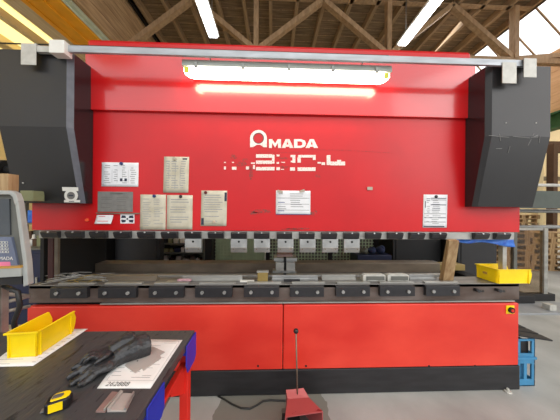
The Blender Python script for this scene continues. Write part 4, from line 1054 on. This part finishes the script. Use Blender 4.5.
# steel cross members
tag(MB().box(X(512, 3.6), 6.5, 3.6, 3.75, Z(206, 3.6, 283), Z(188, 3.6, 283)).build('cross_beam', 'greygreen', bevel=.004), 'thick dark grey green steel beam crossing behind the right cover', 'beam')
for py, Y, m_, lb in ((182, 4.6, 'white', 'thin white tube crossing above the dark beam at right'), (209, 3.9, 'steel', 'thin bright tube crossing just below the dark beam at right'), (225.5, 4.2, 'steel', 'thin steel tube crossing above the pallets at right')):
    z_ = Z(py, Y); tag(MB().cyl((X(515, Y), Y, z_), (13.0, Y, z_), .035, n=10).build('cross_tube', m_), lb, 'tube')
for i, (px, Y, m_, w_, lb) in enumerate(((541, 7.5, 'cream', .22, 'cream painted column at the back right, left of two'), (556, 7.0, 'browndark', .16, 'dark brown column at the back right edge'), (548, 9.0, 'cream', .2, 'cream column at the back right, behind the brown frame'))):
    x_ = X(px, Y, 160); tag(MB().box(x_ - w_ / 2, x_ + w_ / 2, Y, Y + .2, 0, 3.9).build('hall_column', m_, bevel=.01), lb, 'column')
k = MB().box(X(534, 8, 150), X(575, 8, 150), 8, 8.2, Z(147, 8), Z(136, 8)); tag(k.build('lintel_beam', 'browndark'), 'dark brown timber lintel under the white strip at back right', 'beam')
k = MB().box(X(534, 8.6, 170), X(575, 8.6, 170), 8.6, 8.7, Z(177, 8.6), Z(173, 8.6)); tag(k.build('timber_rail', 'oldsteel'), 'brown horizontal rail between the columns at the back right', 'rail')

# pallets
def make_pallet():
    k = MB()
    for i in range(5): k.box(-.6, .6, -.4 + i * .175, -.4 + i * .175 + .1, .122, .144)
    for y_ in (-.4, -.05, .3): k.box(-.6, .6, y_, y_ + .1, 0, .022)
    for x_ in (-.6, -.07, .46): k.box(x_, x_ + .145, -.4, .4, .1, .122)
    for x_ in (-.6, -.07, .46):
        for y_ in (-.4, -.05, .3): k.box(x_, x_ + .145, y_, y_ + .1, .022, .1)
    return tag(k.build('wooden_pallet', 'wood', loc=(0, 0, 0)), 'wooden pallet in a stack', 'pallet', 'wooden pallets at the right')
proto = make_pallet(); nP = 0
stacks = [(5.9, 5.6, 8, 'leftmost stack, behind the clear guard'), (7.35, 5.8, 7, 'stack behind the guard post'), (8.1, 4.9, 3, 'low stack at the right edge'), (6.6, 7.6, 9, 'far stack behind the guard'), (9.1, 7.9, 10, 'tall far stack at the right edge')]
for si, (x_, y_, n_, lb) in enumerate(stacks):
    for j in range(n_):
        o = proto if nP == 0 else copy_tree(proto)
        o.location = (x_ + random.uniform(-.02, .02), y_, .001 + j * .1445); o.rotation_euler = (0, 0, .04 * ((j % 3) - 1))
        pos = 'topmost pallet of' if j == n_ - 1 else ('bottom pallet of' if j == 0 else 'wooden pallet number %d from the floor in' % (j + 1))
        o['label'] = pos + ' the ' + lb; o['group'] = 'wooden pallets at the right'; nP += 1
# dark boxes and crate at the right of the machine base
BCt = empty('plastic_crate', (X(530, 1.9), 2.0, 0), 'light blue plastic crate on the floor behind the right end of the base', 'crate')
cx0, cx1, cy0, cy1 = xb1 + .03, xb1 + .03 + .165, 1.835, 2.2
zc = .26
k = MB(); t = .012
k.box(cx0, cx1, cy0, cy1, .0, .012)
for (a, b_, c_, d_) in ((cx0, cx1, cy0, cy0 + t), (cx0, cx1, cy1 - t, cy1), (cx0, cx0 + t, cy0, cy1), (cx1 - t, cx1, cy0, cy1)):
    k.box(a, b_, c_, d_, .0, .06); k.box(a, b_, c_, d_, zc - .06, zc)
for x_ in (cx0, (cx0 + cx1) / 2 - .02, cx1 - .03): k.box(x_, x_ + .03, cy0, cy0 + t, .06, zc - .06); k.box(x_, x_ + .03, cy1 - t, cy1, .06, zc - .06)
for y_ in (cy0, (cy0 + cy1) / 2, cy1 - .03): k.box(cx1 - t, cx1, y_, y_ + .03, .06, zc - .06)
k.box(cx0 + .05, cx1 - .04, cy0 + .03, cy0 + .04, .02, zc - .05)
k.build('crate_wall', 'crateblue', BCt, .003)
MB().box(cx0 - .005, cx1 + .008, cy0 - .008, cy0, zc - .02, zc).box(cx1, cx1 + .008, cy0, cy1, zc - .02, zc).build('crate_rim', 'crateblue', BCt)
U = empty('stacked_crate', ((cx0 + cx1) / 2, 2.05, zc), 'dark grey blue crate stacked on the light blue crate behind the base', 'crate')
k = MB()
for (a, b_, c_, d_) in ((cx0, cx1, cy0, cy0 + t), (cx0, cx1, cy1 - t, cy1), (cx0, cx0 + t, cy0, cy1), (cx1 - t, cx1, cy0, cy1)):
    k.box(a, b_, c_, d_, zc + .001, zc + .03); k.box(a, b_, c_, d_, zc + .14, zc + .16)
for x_ in (cx0, cx1 - .03): k.box(x_, x_ + .03, cy0, cy0 + t, zc + .03, zc + .14); k.box(x_, x_ + .03, cy1 - t, cy1, zc + .03, zc + .14)
for y_ in (cy0 + .0, cy1 - .03): k.box(cx1 - t, cx1, y_, y_ + .03, zc + .03, zc + .14)
k.build('crate_wall', 'crateblue', U, .003)
MB().box(cx0 + .02, cx1 - .02, cy0 + .03, cy1 - .03, zc + .002, zc + .12).build('crate_content', 'charcoal', U, .01)
k = MB()
for i in range(4):
    y_ = cy0 - .03 + i * .1; k.obb(((cx0 + cx1) / 2 + .05, y_ + .04, zc + .185 + .0), (cx1 - cx0 + .14, .085, .012), (0, math.radians(9), 0))
tag(k.build('slatted_cover', 'charcoal'), 'black slatted cover lying tilted on the crates right of the base', 'cover')

# =================================================================== light
w = bpy.data.worlds.new('world'); sc.world = w; w.use_nodes = True
bg_ = w.node_tree.nodes['Background']; WN, WL = w.node_tree.nodes, w.node_tree.links
wt = WN.new('ShaderNodeTexCoord'); ws = WN.new('ShaderNodeSeparateXYZ'); wr = WN.new('ShaderNodeValToRGB')
WL.new(wt.outputs['Generated'], ws.inputs[0]); WL.new(ws.outputs['Z'], wr.inputs['Fac']); WL.new(wr.outputs['Color'], bg_.inputs['Color'])
wr.color_ramp.elements[0].position = 0.0; wr.color_ramp.elements[0].color = (.30, .31, .32, 1)
wr.color_ramp.elements[1].position = 0.5; wr.color_ramp.elements[1].color = (.96, .98, 1, 1)
bg_.inputs['Strength'].default_value = 2.4
def area(name, loc, target, sx, sy, power, col):
    l = bpy.data.lights.new(name, 'AREA'); l.shape = 'RECTANGLE'; l.size = sx; l.size_y = sy; l.energy = power; l.color = col
    o = bpy.data.objects.new(name, l); COL.objects.link(o); o.location = loc
    d_ = Vector(target) - Vector(loc); o.rotation_euler = d_.to_track_quat('-Z', 'Y').to_euler(); return o
area('daylight_right', (6.8, -2.5, 4.0), (1.0, 1.8, 1.2), 6, 4, 190, (1, .98, .96))
area('ceiling_fill', (0.5, -1.0, 6.6), (0.3, 1.2, 0), 5, 3, 110, (1, .97, .92))  # unseen fill light added under the roof to raise overall brightness
area('roof_daylight', (7.3, 8.0, 6.7), (6.0, 7.0, 0), 1.2, 8, 220, (1, .97, .93))
for o in list(bpy.data.objects):
    if '_org' in o: del o['_org']
